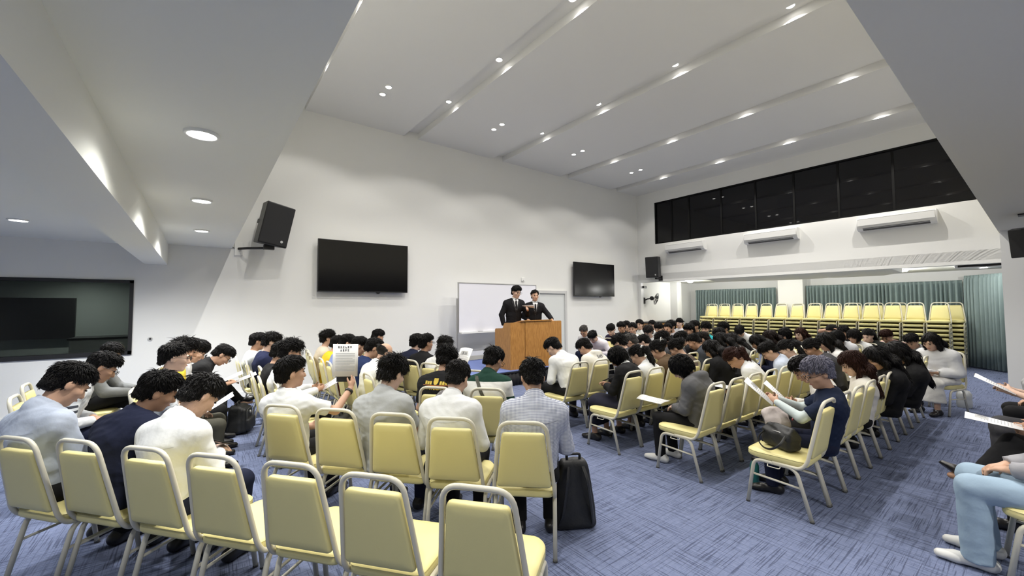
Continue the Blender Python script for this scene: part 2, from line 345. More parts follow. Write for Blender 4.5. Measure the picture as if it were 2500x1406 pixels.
def chair_meshes():
    out = {}
    ol = superpad(.37, .40, -.19, .225, .05)
    out['seat'] = cushion(ol, [(.90, .366), (.97, .368), (1.0, .378), (1.0, .398), (.985, .406), (1.0, .410), (.96, .420), (.8, .426), (.4, .429), (.05, .43)], (0, .02)).mesh('seat', True, math.radians(50))
    B0, B1 = Vector((0, -.195, .40)), Vector((0, -.292, .865))       # the back leans
    ax = (B1-B0).normalized(); nr = Vector((0, -ax.z, ax.y))
    def bp(u, v, w): p = B0+ax*v+nr*w; return (u, p.y, p.z)
    # padded back: a trapezium, wider at the bottom, edges rounded
    def trap(sc, inset):
        P = [(-.172, .045), (.172, .045), (.130, .40), (-.130, .40)]; cx, cyy = 0, .22; res = []
        for i in range(4):
            a, b_, c = [Vector((*P[(i+k) % 4], 0)) for k in (-1, 0, 1)]; ra = .022
            p, q = b_+(a-b_).normalized()*ra, b_+(c-b_).normalized()*ra
            for k in range(5):
                t = k/4; z = p*(1-t)**2+b_*2*t*(1-t)+q*t*t
                res.append((cx+(z.x-cx)*(1-inset/.15), cyy+(z.y-cyy)*(1-inset/.18)))
        return res
    L = []
    for w, ins in ((.021, .05), (.0205, .012), (.016, .003), (.008, 0), (-.008, 0), (-.016, .003), (-.021, .010), (-.025, .05), (-.027, .11)):
        L.append([bp(u, v, w) for u, v in trap(1, ins)])
    out['backrest'] = MB().loft(L).mesh('backrest', True, math.radians(50))
    r = .0135
    hb = .468
    path = [(-.19, .03, .358), (-.19, -.155, .358), bp(-.190, .015, 0), bp(-.143, hb, 0), bp(.143, hb, 0), bp(.190, .015, 0), (.19, -.155, .358), (.19, .03, .358)]
    out['back_frame'] = MB().tube(rounded(path, [0, .05, .05, .075, .075, .05, .05, 0], 6), r, 10, flat=.9).mesh('back_frame', True)
    for sg, nm in ((-1, 'l'), (1, 'r')):
        f = [(sg*.19, .215, .004), (sg*.19, .16, .352), (sg*.19, .02, .352)]
        g = [(sg*.19, .02, .352), (sg*.19, -.125, .352), (sg*.19, -.215, .004)]
        for nm2, pth, y in (('legf', f, .215), ('legr', g, -.215)):
            q = MB().tube(rounded(pth, .06, 6), r, 10); nf = len(q.bm.faces); q.cyl((sg*.19, y, 0), (sg*.19, y, .018), .0155, .014, 10)
            q.bm.faces.ensure_lookup_table()
            for k in range(nf, len(q.bm.faces)): q.bm.faces[k].material_index = 1
            out[nm2+nm] = q.mesh('leg', True); out[nm2+nm].materials.append(M_TUBE); out[nm2+nm].materials.append(M_RUB)
        out['str'+nm] = MB().tube([(sg*.19, .183, .235), (sg*.19, -.158, .218)], .0085, 8).mesh('stretcher', True)
    out['hook'] = MB().tube(rounded([(-.19, .06, .352), (-.205, .06, .330), (-.222, .055, .330), (-.222, -.02, .330), (-.205, -.025, .330), (-.19, -.025, .352)], .01, 3), .0035, 6).mesh('linking_hook', True)
    return out
CH = chair_meshes()
def make_chair(loc, rz, label, group=None, full=True):
    t = thing('banquet_chair', label, 'chair', loc, rz, group)
    put('seat', CH['seat'], M_VINYL, t); put('backrest', CH['backrest'], M_VINYL, t); put('back_frame', CH['back_frame'], M_TUBE, t)
    for k in ('legfl', 'legfr', 'legrl', 'legrr'): put('leg', CH[k], M_TUBE, t)
    put('stretcher', CH['strl'], M_TUBE, t); put('stretcher', CH['strr'], M_TUBE, t)
    if full: put('linking_hook', CH['hook'], M_TUBE, t)
    return t
CHAIR0 = None
def chair(x, y, rz, label, z=0, group=None, full=True):
    return make_chair((x, y, z), rz, label, group, full)
# ---------- figure maths: a signed distance field per garment, meshed with surface nets ----------
def v3(*a): return np.array(a, np.float64)
def unit(v): return v/(np.linalg.norm(v)+1e-9)
def rx(a):
    c, s = math.cos(a), math.sin(a); return np.array([[1,0,0],[0,c,-s],[0,s,c]])
def ry(a):
    c, s = math.cos(a), math.sin(a); return np.array([[c,0,s],[0,1,0],[-s,0,c]])
def rz_(a):
    c, s = math.cos(a), math.sin(a); return np.array([[c,-s,0],[s,c,0],[0,0,1]])

def skeleton(pose):
    """joints of a figure, origin on the floor under the seat, facing +y"""
    P = dict(lean=8, hunch=12, side=0, pitch=25, yaw=0, roll=0, arms='lap', legs='sit', s=.95, wide=1.0, twist=0)
    P.update(pose); s = P['s']; J = {}
    rad = math.radians
    stand = P['legs'] == 'stand'
    hip = v3(0, -.085, .525) if not stand else v3(0, 0, .93)
    Rt = rz_(rad(P['twist']))@ry(rad(P['side']))@rx(-rad(P['lean']))
    Ru = rz_(rad(P['twist']))@ry(rad(P['side']*1.3))@rx(-rad(P['lean']+P['hunch']))
    up, up2 = Rt[:, 2], Ru[:, 2]
    waist = hip+.16*up; chest = waist+.17*Rt@unit(v3(0, .0, 1)); nb = chest+.165*up2
    sw = .172*P['wide']
    lat = Ru[:, 0]
    shL, shR = nb-.078*up2-sw*lat, nb-.078*up2+sw*lat
    Rh = rz_(rad(P['twist']+P['yaw']))@ry(rad(P['roll']))@rx(-rad(P['pitch']))
    nd = unit(up2*1.0+Rh[:, 2]*.9+Rh[:, 1]*.12)
    head = nb+.08*nd+Rh@v3(0, .028, .096)
    J.update(hip=hip, waist=waist, chest=chest, nb=nb, shL=shL, shR=shR, head=head, Rt=Rt, Ru=Ru, Rh=Rh, up=up, up2=up2, lat=lat)
    A = P['arms']
    fw = Rt[:, 1]
    base = v3(0, 0, 0)
    tg = {'lap': (v3(-.06, .17, .645), v3(.07, .19, .64)), 'read': (v3(-.10, .25, .74), v3(.10, .25, .74)),
          'phone': (v3(-.03, .2, .73), v3(.06, .21, .74)), 'high': (v3(-.09, .27, .86), v3(.10, .28, .86)),
          'knees': (v3(-.13, .27, .63), v3(.13, .27, .63)), 'cross': (v3(.10, .1, .78), v3(-.10, .12, .75)),
          'raise': (v3(-.05, .2, .65), v3(.34, .26, 1.0)), 'down': (v3(-.25, .02, .85), v3(.25, .02, .85)),
          'speech': (v3(-.20, .30, 1.20), v3(.25, .05, .86)), 'rest': (v3(-.36, .33, 1.03), v3(.22, .35, 1.03)),
          'chin': (v3(-.05, .2, .66), v3(.09, .24, .96)), 'hair': (v3(-.05, .2, .66), v3(-.02, .16, 1.2)),
          'reach': (v3(-.10, .40, .66), v3(.12, .42, .66))}[A]
    for k, S, T, sg in (('L', shL, tg[0], -1), ('R', shR, tg[1], 1)):
        u, f = .275, .245
        d = T-S; D = min(np.linalg.norm(d), (u+f)*.985); d = unit(d); T = S+d*D
        a = (u*u-f*f+D*D)/(2*D); h = math.sqrt(max(0, u*u-a*a))
        pole = v3(sg*.75, -.45, -.75) if A not in ('raise', 'high', 'speech') or (sg < 0 and A != 'speech') else v3(sg*.6, -.2, -1)
        pole = pole-d*np.dot(pole, d)
        E = S+d*a+unit(pole)*h
        J['el'+k], J['wr'+k] = E, T
    J['hipL'], J['hipR'] = hip+v3(-.092, .0, -.015), hip+v3(.092, .0, -.015)
    if stand:
        J['knL'], J['knR'] = v3(-.1, .02, .49), v3(.1, .02, .49)
        J['anL'], J['anR'] = v3(-.11, -.02, .09), v3(.11, -.02, .09)
    elif P['legs'] == 'cross':
        J['knL'], J['knR'] = v3(-.11, .34, .51), v3(-.01, .36, .63)
        J['anL'], J['anR'] = v3(-.12, .36, .09), v3(-.16, .55, .38)
    elif P['legs'] == 'back':
        J['knL'], J['knR'] = v3(-.13, .33, .51), v3(.13, .33, .51)
        J['anL'], J['anR'] = v3(-.11, .12, .09), v3(.13, .16, .09)
    else:
        J['knL'], J['knR'] = v3(-.13, .34, .51), v3(.13, .34, .51)
        J['anL'], J['anR'] = v3(-.12, .33, .09), v3(.13, .30, .09)
    for k in list(J):
        if J[k].ndim == 1 and k not in ('up', 'up2', 'lat'): J[k] = J[k]*s
    J['s'] = s; J['P'] = P
    return J
class Field:
    def __init__(f, lo, hi, h):
        f.h = h; f.lo = np.array(lo, np.float64)-2*h
        f.n = np.ceil((np.array(hi)+2*h-f.lo)/h).astype(int)+1
        f.F = np.full(tuple(f.n), .15, np.float32)
        f.ax = [(f.lo[i]+h*np.arange(f.n[i])).astype(np.float32) for i in range(3)]
    def block(f, lo, hi):
        a = np.clip(np.floor((np.array(lo)-f.lo)/f.h).astype(int), 0, f.n)
        b = np.clip(np.ceil((np.array(hi)-f.lo)/f.h).astype(int)+1, 0, f.n)
        if (b <= a).any(): return None
        sl = tuple(slice(a[i], b[i]) for i in range(3))
        return sl, f.ax[0][sl[0]][:, None, None], f.ax[1][sl[1]][None, :, None], f.ax[2][sl[2]][None, None, :]
    def put(f, d, sl, k, mode):
        A = f.F[sl]
        if mode == 'sub': f.F[sl] = smax(A, -d, k)
        else: f.F[sl] = smin(A, d, k)
    def cap(f, a, b, ra, rb=None, k=.02, u=None, w=1., mode='add', cuts=()):
        """tapered capsule a-b; u, w widen it along the direction u; cuts = planes (point, normal) it stops at"""
        rb = ra if rb is None else rb
        m = max(ra, rb)*max(w, 1)+k+2*f.h
        B = f.block(np.minimum(a, b)-m, np.maximum(a, b)+m)
        if B is None: return
        sl, X, Y, Z = B
        ba = (b-a).astype(np.float32); L2 = float(ba@ba)+1e-12
        px, py, pz = X-a[0], Y-a[1], Z-a[2]
        t = np.clip((px*ba[0]+py*ba[1]+pz*ba[2])/L2, 0, 1).astype(np.float32)
        vx, vy, vz = px-t*ba[0], py-t*ba[1], pz-t*ba[2]
        r = ra+(rb-ra)*t
        if u is not None and w != 1:
            q = (vx*u[0]+vy*u[1]+vz*u[2])*(1/w-1)
            vx, vy, vz = vx+q*u[0], vy+q*u[1], vz+q*u[2]
        d = np.sqrt(vx*vx+vy*vy+vz*vz)-r
        for p, nn in cuts: d = np.maximum(d, (X-p[0])*nn[0]+(Y-p[1])*nn[1]+(Z-p[2])*nn[2])
        f.put(d.astype(np.float32), sl, k, mode)
    def ell(f, c, r, R=None, k=.015, mode='add', cuts=()):
        R = np.eye(3) if R is None else R
        m = max(r)+k+2*f.h
        B = f.block(c-m, c+m)
        if B is None: return
        sl, X, Y, Z = B
        x, y, z = X-c[0], Y-c[1], Z-c[2]
        q = [(x*R[0, i]+y*R[1, i]+z*R[2, i])/r[i] for i in range(3)]
        k0 = np.sqrt(q[0]**2+q[1]**2+q[2]**2)+1e-6
        k1 = np.sqrt((q[0]/r[0])**2+(q[1]/r[1])**2+(q[2]/r[2])**2)+1e-6
        d = k0*(k0-1)/k1
        for p, nn in cuts: d = np.maximum(d, (X-p[0])*nn[0]+(Y-p[1])*nn[1]+(Z-p[2])*nn[2])
        f.put(d.astype(np.float32), sl, k, mode)
    def rbox(f, c, half, r, R=None, k=.01, mode='add'):
        R = np.eye(3) if R is None else R; m = float(np.linalg.norm(half))+k+2*f.h
        B = f.block(c-m, c+m)
        if B is None: return
        sl, X, Y, Z = B; x, y, z = X-c[0], Y-c[1], Z-c[2]
        q = [np.abs(x*R[0, i]+y*R[1, i]+z*R[2, i])-(half[i]-r) for i in range(3)]
        d = np.sqrt(np.maximum(q[0], 0)**2+np.maximum(q[1], 0)**2+np.maximum(q[2], 0)**2)+np.minimum(np.maximum(q[0], np.maximum(q[1], q[2])), 0)-r
        f.put(d.astype(np.float32), sl, k, mode)
    def grid(f):
        return f.ax[0][:, None, None], f.ax[1][None, :, None], f.ax[2][None, None, :]
    def wrinkle(f, amp, freq, seed):
        rg = np.random.RandomState(seed); X, Y, Z = f.grid(); W = 0
        for i in range(5):
            d = rg.normal(size=3); d[2] *= 1.5; d = d/np.linalg.norm(d)*freq*rg.uniform(.6, 1.4)
            e = rg.normal(size=3); e = e/np.linalg.norm(e)*freq*.35
            m = .5+.5*np.sin(X*e[1]*.5+Y*e[2]*.5+Z*e[0]*.5+i*2.1)
            W = W+m*(1-np.abs(np.sin(X*d[0]+Y*d[1]+Z*d[2]+1.9*np.sin(X*e[0]+Y*e[1]+Z*e[2]+i)+i*1.7))**.7-.4)
        f.F -= (amp*W/1.6).astype(np.float32)
    def mesh(f, name):
        F = f.F; s = F < 0; n = F.shape
        c = s[:-1, :-1, :-1]; any_ = np.zeros(c.shape, bool); all_ = np.ones(c.shape, bool)
        offs = [(i, j, k) for i in (0, 1) for j in (0, 1) for k in (0, 1)]
        V = lambda A, o: A[o[0]:n[0]-1+o[0], o[1]:n[1]-1+o[1], o[2]:n[2]-1+o[2]]
        for o in offs: q = V(s, o); any_ |= q; all_ &= q
        act = any_ & ~all_
        I = np.argwhere(act)
        me = bpy.data.meshes.new(name)
        if len(I) == 0: return me
        idx = np.full(act.shape, -1, np.int32); idx[act] = np.arange(len(I))
        val = {o: F[I[:, 0]+o[0], I[:, 1]+o[1], I[:, 2]+o[2]] for o in offs}
        acc = np.zeros((len(I), 3), np.float32); cnt = np.zeros(len(I), np.float32)
        for a in offs:
            for ax in range(3):
                if a[ax] == 0:
                    b = list(a); b[ax] = 1; b = tuple(b)
                    va, vb = val[a], val[b]; m = (va < 0) != (vb < 0)
                    t = np.where(m, va/np.where(m, va-vb, 1), 0)
                    p = np.zeros((len(I), 3), np.float32)+np.array(a, np.float32); p[:, ax] = t
                    acc += p*m[:, None]; cnt += m
        co = (I+acc/cnt[:, None])*f.h+f.lo
        quads = []
        for ax in range(3):
            o1, o2 = [(1, 2), (2, 0), (0, 1)][ax]
            sl = [slice(1, -1)]*3; sl[ax] = slice(0, -1); a = s[tuple(sl)]
            sl2 = list(sl); sl2[ax] = slice(1, None); b = s[tuple(sl2)]
            for flip, M in ((0, a & ~b), (1, ~a & b)):
                J = np.argwhere(M)
                if len(J) == 0: continue
                J = J+1; J[:, ax] -= 1
                def at(d1, d2):
                    K = J.copy(); K[:, o1] -= d1; K[:, o2] -= d2
                    return idx[K[:, 0], K[:, 1], K[:, 2]]
                q = np.stack([at(1, 1), at(0, 1), at(0, 0), at(1, 0)], 1)
                quads.append(q[:, ::-1] if flip else q)
        Q = np.concatenate(quads); Q = Q[(Q >= 0).all(1)]
        # one relaxation pass takes the stair steps out
        E = np.concatenate([Q[:, [0, 1]], Q[:, [1, 2]], Q[:, [2, 3]], Q[:, [3, 0]]])
        for lam in (.5, .35):
            sm = np.zeros_like(co); ct = np.zeros(len(co))
            np.add.at(sm, E[:, 0], co[E[:, 1]]); np.add.at(sm, E[:, 1], co[E[:, 0]])
            np.add.at(ct, E[:, 0], 1); np.add.at(ct, E[:, 1], 1)
            co = co+lam*(sm/np.maximum(ct, 1)[:, None]-co)
        me.vertices.add(len(co)); me.vertices.foreach_set('co', co.astype(np.float32).ravel())
        me.loops.add(len(Q)*4); me.loops.foreach_set('vertex_index', Q.astype(np.int32).ravel())
        me.polygons.add(len(Q)); me.polygons.foreach_set('loop_start', np.arange(0, len(Q)*4, 4, dtype=np.int32))
        me.polygons.foreach_set('use_smooth', np.ones(len(Q), bool))
        me.update(calc_edges=True); return me

def smin(a, b, k):
    h = np.clip(.5+.5*(b-a)/k, 0, 1); return b+(a-b)*h-k*h*(1-h)
def smax(a, b, k): return -smin(-a, -b, k)

def bounds(J, pad=.2):
    P = np.array([J[k] for k in J if isinstance(J[k], np.ndarray) and J[k].ndim == 1 and k not in ('up', 'up2', 'lat')])
    return P.min(0), P.max(0)

def head_field(f, J):
    s, R, c = J['s']*1.05, J['Rh'], J['head']
    H = lambda x, y, z: c+s*(R@v3(x, y, z))
    f.ell(H(0, -.012, .03), (.074*s, .094*s, .09*s), R, .02)
    f.ell(H(0, .03, -.035), (.06*s, .068*s, .085*s), R, .03)
    f.ell(H(0, .07, -.098), (.026*s, .02*s, .018*s), R, .025)
    for sg in (-1, 1):
        f.ell(H(sg*.033, .108, .008), (.02*s, .016*s, .012*s), R, .012, 'sub')
        f.ell(H(sg*.078, -.012, -.005), (.01*s, .024*s, .034*s), R, .006)
        f.ell(H(sg*.05, .06, -.02), (.022*s, .025*s, .02*s), R, .02)
    f.cap(H(-.035, .088, .027), H(.035, .088, .027), .011*s, k=.012)
    f.cap(H(0, .092, .012), H(0, .112, -.032), .008*s, .014*s, k=.01)
    f.cap(H(-.017, .09, -.062), H(.017, .09, -.062), .009*s, k=.006)
    f.cap(J['nb']-.02*J['up2']*s, H(0, -.012, -.05), .055*J['s'], .051*J['s'], k=.025)

def hand_field(f, J, sd, curl=.7):
    s = J['s']; el, wr = J['el'+sd], J['wr'+sd]; sg = -1 if sd == 'L' else 1
    d = unit(wr-el)
    n = v3(-sg*.25, 0, -1) if J['P']['arms'] not in ('raise', 'high', 'speech', 'read') else v3(-sg*.9, .4, .1)
    n = unit(n-d*np.dot(n, d)); t = np.cross(d, n)      # n palm side, t across the knuckles
    if J['P']['arms'] in ('raise',) and sd == 'R': d = unit(d+v3(0, .1, .9))
    pc = wr+d*.048*s
    f.cap(wr-d*.005*s, wr+d*.075*s, .017*s, .018*s, k=.012, u=t, w=1.9)
    for i, o in enumerate((-.030, -.010, .010, .030)):
        L = (.058, .07, .075, .066)[i]*s if sg > 0 else (.066, .075, .07, .058)[i]*s
        b = wr+d*.082*s+t*o*s
        m = b+unit(d+n*curl*.6)*L*.55; e = m+unit(d*.5+n*curl*1.3)*L*.5
        f.cap(b, m, .0098*s, .009*s, k=.004); f.cap(m, e, .009*s, .0075*s, k=.003)
    ts = t*(-1 if np.dot(t, v3(-sg, 0, .35)) < 0 else 1)
    b = wr+d*.028*s+ts*.03*s; m = b+unit(d*.8+ts*.75+n*.5)*.042*s
    f.cap(b, m, .013*s, .011*s, k=.006); f.cap(m, m+unit(d+n*.7+ts*.1)*.03*s, .0105*s, .008*s, k=.003)

def limb(f, J, names, radii, k=.02, grow=0., stop=None):
    s = J['s']
    for i in range(len(names)-1):
        f.cap(J[names[i]], J[names[i+1]], radii[i]*s+grow, radii[i+1]*s+grow, k=k)

def body_mesh(J, h, female=False):
    lo, hi = bounds(J); f = Field(lo-.16, hi+.17, h); s = J['s']; lat = J['lat']
    f.cap(J['hip'], J['waist'], .098*s, .09*s, .03, v3(1, 0, 0), 1.55)
    f.cap(J['waist'], J['chest'], .09*s, .1*s, .03, lat, 1.45)
    f.cap(J['chest'], J['nb']-.05*J['up2'], .1*s, .065*s, .03, lat, 1.5)
    f.cap(J['shL'], J['shR'], .05*s, k=.03); 
    for sd in 'LR':
        f.cap(J['nb']-.025*J['up2'], J['sh'+sd], .046*s, .043*s, .04)
        limb(f, J, ['sh'+sd, 'el'+sd], [.046, .038], .02); limb(f, J, ['el'+sd, 'wr'+sd], [.038, .027], .012)
        limb(f, J, ['hip'+sd, 'kn'+sd], [.08, .053], .02); limb(f, J, ['kn'+sd, 'an'+sd], [.052, .036], .015)
        hand_field(f, J, sd)
        a = J['an'+sd]; dr = v3(.06*(1 if sd == 'R' else -1), 1, 0)
        f.cap(a+v3(0, -.02, -.04)*s, a+unit(dr)*.14*s+v3(0, 0, -.055)*s, .036*s, .026*s, .02)
    head_field(f, J)
    return f.mesh('body')

def shirt_mesh(J, h, sleeve='long', collar=True, loose=0., seed=0, jacket=False, hood=False, wr=.0035, hem=.0):
    lo, hi = bounds(J); f = Field(lo-.18, hi+.18, h); s = J['s']; lat = J['lat']; g = .012+loose
    hp = J['hip']-J['up']*(.04+hem)*s
    if J['P']['legs'] == 'stand': hp = J['hip']-v3(0, 0, .16+hem)*s
    f.cap(hp, J['waist'], .100*s+g, .098*s+g, .03, v3(1, 0, 0), 1.52, cuts=[(hp-J['up']*.03, -J['up'])])
    f.cap(J['waist'], J['chest'], .1*s+g, .107*s+g, .04, lat, 1.42)
    f.cap(J['chest'], J['nb']-.085*s*J['up2'], .107*s+g, .076*s+g, .06, lat, 1.55)
    f.cap(J['shL']-.02*J['up2'], J['shR']-.02*J['up2'], .05*s+g, k=.08)
    for sd in 'LR':
        f.cap(J['nb']-.035*J['up2'], J['sh'+sd]+.0*J['up2'], .046*s+g, .044*s+g, .08)
        S, E, W = J['sh'+sd], J['el'+sd], J['wr'+sd]
        if sleeve == 'short':
            q = S+(E-S)*.78; f.cap(S, q, .053*s+g, .05*s+g, .02, cuts=[(q, unit(E-S))])
        elif sleeve == 'three':
            q = E+(W-E)*.45
            f.cap(S, E, .052*s+g, .045*s+g, .02); f.cap(E, q, .045*s+g, .04*s+g, .012, cuts=[(q, unit(W-E))])
        else:
            q = E+(W-E)*.96
            f.cap(S, E, .052*s+g, .044*s+g, .02); f.cap(E, q, .044*s+g, .033*s+g, .012, cuts=[(q, unit(W-E))])
    if wr: f.wrinkle(wr, 62, seed)
    # the neck opening, then the collar stand
    nd = unit(J['head']-J['nb']); o = J['nb']+nd*.02*s
    fr = J['Ru'][:, 1]
    f.cap(o+nd*.01, o+nd*.14*s+fr*.02, .054*s, .06*s, .006, mode='sub')
    if collar:
        a, b = o-nd*.035*s, o+nd*.042*s
        f.cap(a, b, .076*s, .071*s, .006, cuts=[(b, nd)])
        f.cap(a+nd*.012*s-fr*.004, o+nd*.014*s-fr*.003, .085*s, .080*s, .003, cuts=[(o+nd*.014*s, nd)])
        f.cap(o+nd*.02*s, b+nd*.1*s, .056*s, .057*s, .002, mode='sub')
    if hood:
        c = J['nb']-fr*.085*s+J['up2']*.0*s
        f.cap(c-lat*.07*s, c+lat*.07*s, .045*s, k=.04); f.cap(c-lat*.09*s, J['nb']+fr*.05*s-lat*.075*s, .035*s, .02*s, k=.02)
        f.cap(c+lat*.09*s, J['nb']+fr*.05*s+lat*.075*s, .035*s, .02*s, k=.02); f.cap(c, c-J['up2']*.1*s, .04*s, .02*s, .03, lat, 2)
    return f.mesh('shirt')

def trouser_mesh(J, h, kind='trousers', seed=0):
    K = {k: J[k] for k in ('hip', 'waist', 'knL', 'knR', 'anL', 'anR')}
    P = np.array(list(K.values())); f = Field(P.min(0)-.2, P.max(0)+.2, h); s = J['s']
    hp = J['hip']; wt = hp+J['up']*.1*s
    if kind == 'skirt':
        f.cap(hp, wt, .11*s, .098*s, .03, v3(1, 0, 0), 1.45, cuts=[(wt, J['up'])])
        km = (J['knL']+J['knR'])/2
        f.cap(hp-v3(0, 0, .015), km, .1*s, .09*s, .03, v3(1, 0, 0), 2.3)
        e = (J['anL']+J['anR'])/2; q = km+(e-km)*.72
        f.cap(km, q, .088*s, .1*s, .03, v3(1, 0, 0), 2.35, cuts=[(q, unit(e-km))])
    else:
        w = 1.0 if kind == 'trousers' else 1.35
        f.cap(hp, wt, .106*s, .095*s, .03, v3(1, 0, 0), 1.5, cuts=[(wt, J['up'])])
        for sd in 'LR':
            H, N, A = J['hip'+sd], J['kn'+sd], J['an'+sd]; q = A+v3(0, 0, -.02)*s*(1 if kind == 'trousers' else 2)
            f.cap(H, N, .092*s, .072*s*w**.5, .02)
            f.cap(N, q, .07*s*w**.5, .058*s*w, .012, cuts=[(q, unit(A-N))])
    f.wrinkle(.004, 30, seed+5)
    return f.mesh('trousers')

def shoe_mesh(J, sd, h, low=False):
    s = J['s']; a = J['an'+sd]; sg = 1 if sd == 'R' else -1
    shin = unit(J['kn'+sd]-a)
    fd = unit(v3(.08*sg, 1, 0))
    if a[2] > .2: fd = unit(fd-shin*np.dot(fd, shin)+v3(0, 0, -.1))
    f = Field(a-.3, a+.3, h); dn = v3(0, 0, -1) if a[2] < .2 else -shin
    base = a+dn*(.09*s-.004 if a[2] < .2 else .085*s)
    hl, bl, tp = base-fd*.055*s-dn*.04*s, base+fd*.1*s-dn*.032*s, base+fd*.175*s-dn*.026*s
    lat = np.cross(fd, dn)
    pl = [(base, dn)]
    f.cap(hl, bl, .042*s, .036*s, .02, lat, 1.05, cuts=pl); f.cap(bl, tp, .036*s, .027*s, .015, lat, 1.35, cuts=pl)
    f.cap(hl+fd*.012*s, a-dn*.0*s, .042*s, .05*s, .02, cuts=pl+[(a-dn*(-.03 if low else .01)*s, -dn)])
    return f.mesh('shoe')

HL = dict(short=([-.12, -.075, -.035, .015, .05, .072, .1, .15], [-.10, -.055, -.02, .012, .045, .085, .115, .13]),
          fringe=([-.12, -.075, -.035, .015, .03, .045, .1, .15], [-.10, -.06, -.02, .015, .07, .11, .125, .13]),
          high=([-.12, -.06, -.02, .02, .06, .09, .11, .15], [-.11, -.075, -.045, -.01, .02, .06, .09, .1]),
          bald=([-.12, -.075, -.03, .02, .05, .07, .1, .15], [-.1, -.055, -.02, .0, -.03, -.06, -.12, -.2]),
          long=([-.2, -.1, -.05, .0, .04, .07, .1, .15], [.0, .03, .035, .045, .06, .085, .115, .13]))
def hair_mesh(J, h, style='short', seed=0, vol=0., length=.3):
    s, R, c = J['s']*1.05, J['Rh'], J['head']; vol = vol+.004
    H = lambda x, y, z: c+s*(R@v3(x, y, z))
    ext = .16 if style in ('short', 'fringe', 'high', 'bald', 'messy', 'bun') else .2+length
    f = Field(c-v3(.17, .24+ext*.5, ext), c+v3(.17, .2, .2), h)
    rg = np.random.RandomState(seed+11)
    v = vol
    if style == 'bob': r, cc = (.099+v, .112+v, .125+v), H(0, -.018, .005)
    elif style in ('long', 'ponytail', 'bun'): r, cc = (.086+v, .106+v, .1+v), H(0, -.016, .034)
    else: r, cc = (.081+v, .103+v, .094+v), H(0, -.016, .038)
    f.ell(cc, tuple(x*s for x in r), R, .01)
    if style in ('short', 'messy', 'fringe'):
        f.ell(H(rg.uniform(-.015, .015), .015, .085), (.068*s, .075*s, (.05+v)*s), R, .03)
    if style in ('short', 'fringe', 'high', 'messy'):
        f.ell(H(0, -.07, -.03), (.062*s, .045*s, .06*s), R, .02)
    # hairline in the head's own frame
    X, Y, Z = f.grid(); x, y, z = X-c[0], Y-c[1], Z-c[2]
    hx, hy, hz = [(x*R[0, i]+y*R[1, i]+z*R[2, i])/s for i in range(3)]
    key = {'messy': 'fringe', 'bob': 'long', 'ponytail': 'short', 'bun': 'short'}.get(style, style)
    zz, yy = HL[key]
    if style == 'bob': zz, yy = [-.2, -.1, -.05, .0, .03, .045, .1, .15], [.02, .045, .05, .055, .075, .115, .13, .14]
    cut = hy-np.interp(hz, zz, yy).astype(np.float32)-.012*np.sin(hx*60+seed)*(hz > .03)
    F = f.F
    if style != 'bob': F = smax(F, (cut*.8*s).astype(np.float32), .008)
    else:
        F = smax(F, (np.maximum(cut, np.abs(hx)*0+hy*0+cut)*.8*s).astype(np.float32), .008); F = smax(F, ((-.105-hz)*s).astype(np.float32), .01)
    if style in ('short', 'fringe', 'high', 'messy', 'ponytail', 'bun', 'bald'): F = smax(F, ((-.072-hz-.006*np.sin(hx*90+seed))*s).astype(np.float32), .012)
    if style == 'bald':
        dome = np.sqrt((hx/.082)**2+((hy+.0)/.10)**2)  # bare crown
        F = smax(F, ((hz-.045-.02*(-hy > .06))*s).astype(np.float32), .01)
    if style in ('short', 'fringe', 'high', 'messy', 'bald', 'ponytail', 'bun'):
        e = np.sqrt(((np.abs(hx)-.082)/.03)**2+((hy+.004)/.026)**2+((hz+.008)/.04)**2)-1
        F = smax(F, (-e*.028*s).astype(np.float32), .006)
    f.F = F
    dn = v3(0, 0, -1); bk = J['Ru'][:, 1]*-1
    if style == 'long':
        a = H(0, -.075, .02); b = a*.35+.65*(J['nb']+bk*.1*s)+v3(0, 0, .02); e = J['nb']+bk*.125*s-J['up2']*(length-.12)*s
        f.cap(a, b, .05*s, .045*s, .03, J['lat'], 1.75); f.cap(b, e, .042*s, .026*s, .03, J['lat'], 2.7)
        for sg in (-1, 1):
            a1 = H(sg*.075, .0, .01); e1 = J['nb']+J['lat']*sg*.085*s+J['Ru'][:, 1]*.05*s+J['up2']*.0
            f.cap(a1, H(sg*.082, -.005, -.08), .028*s, .028*s, .02); f.cap(H(sg*.082, -.005, -.08), e1-J['up2']*.08*s, .028*s, .02*s, .02)
    if style == 'ponytail':
        a = H(0, -.108, .03); b = a+unit(bk*.8+v3(0, 0, -.35))*.075*s; e = b+unit(bk*.35+v3(0, 0, -1))*length*s
        f.cap(a, b, .024*s, .032*s, .012); f.cap(b, (b+e)/2+bk*.015, .034*s, .034*s, .01); f.cap((b+e)/2+bk*.015, e, .034*s, .014*s, .01)
    if style == 'bun': f.ell(H(0, -.125, .03), (.05*s, .042*s, .05*s), R, .012)
    # locks: fine ridges flowing back from the crown
    amp = {'messy': .008, 'bald': .002, 'long': .0035}.get(style, .0045)
    q = np.arctan2(hx, hy+.05)*9
    W = np.sin(q*2.1+hz*35+seed)+.8*np.sin(q*3.7-hz*60+hy*40+2*seed)+.7*np.sin(hx*150+hy*90+seed)*np.sin(hz*120-hy*70)
    f.F += (amp*.55*W*s).astype(np.float32)
    return locks(f.mesh('hair'), J, style, h, seed)
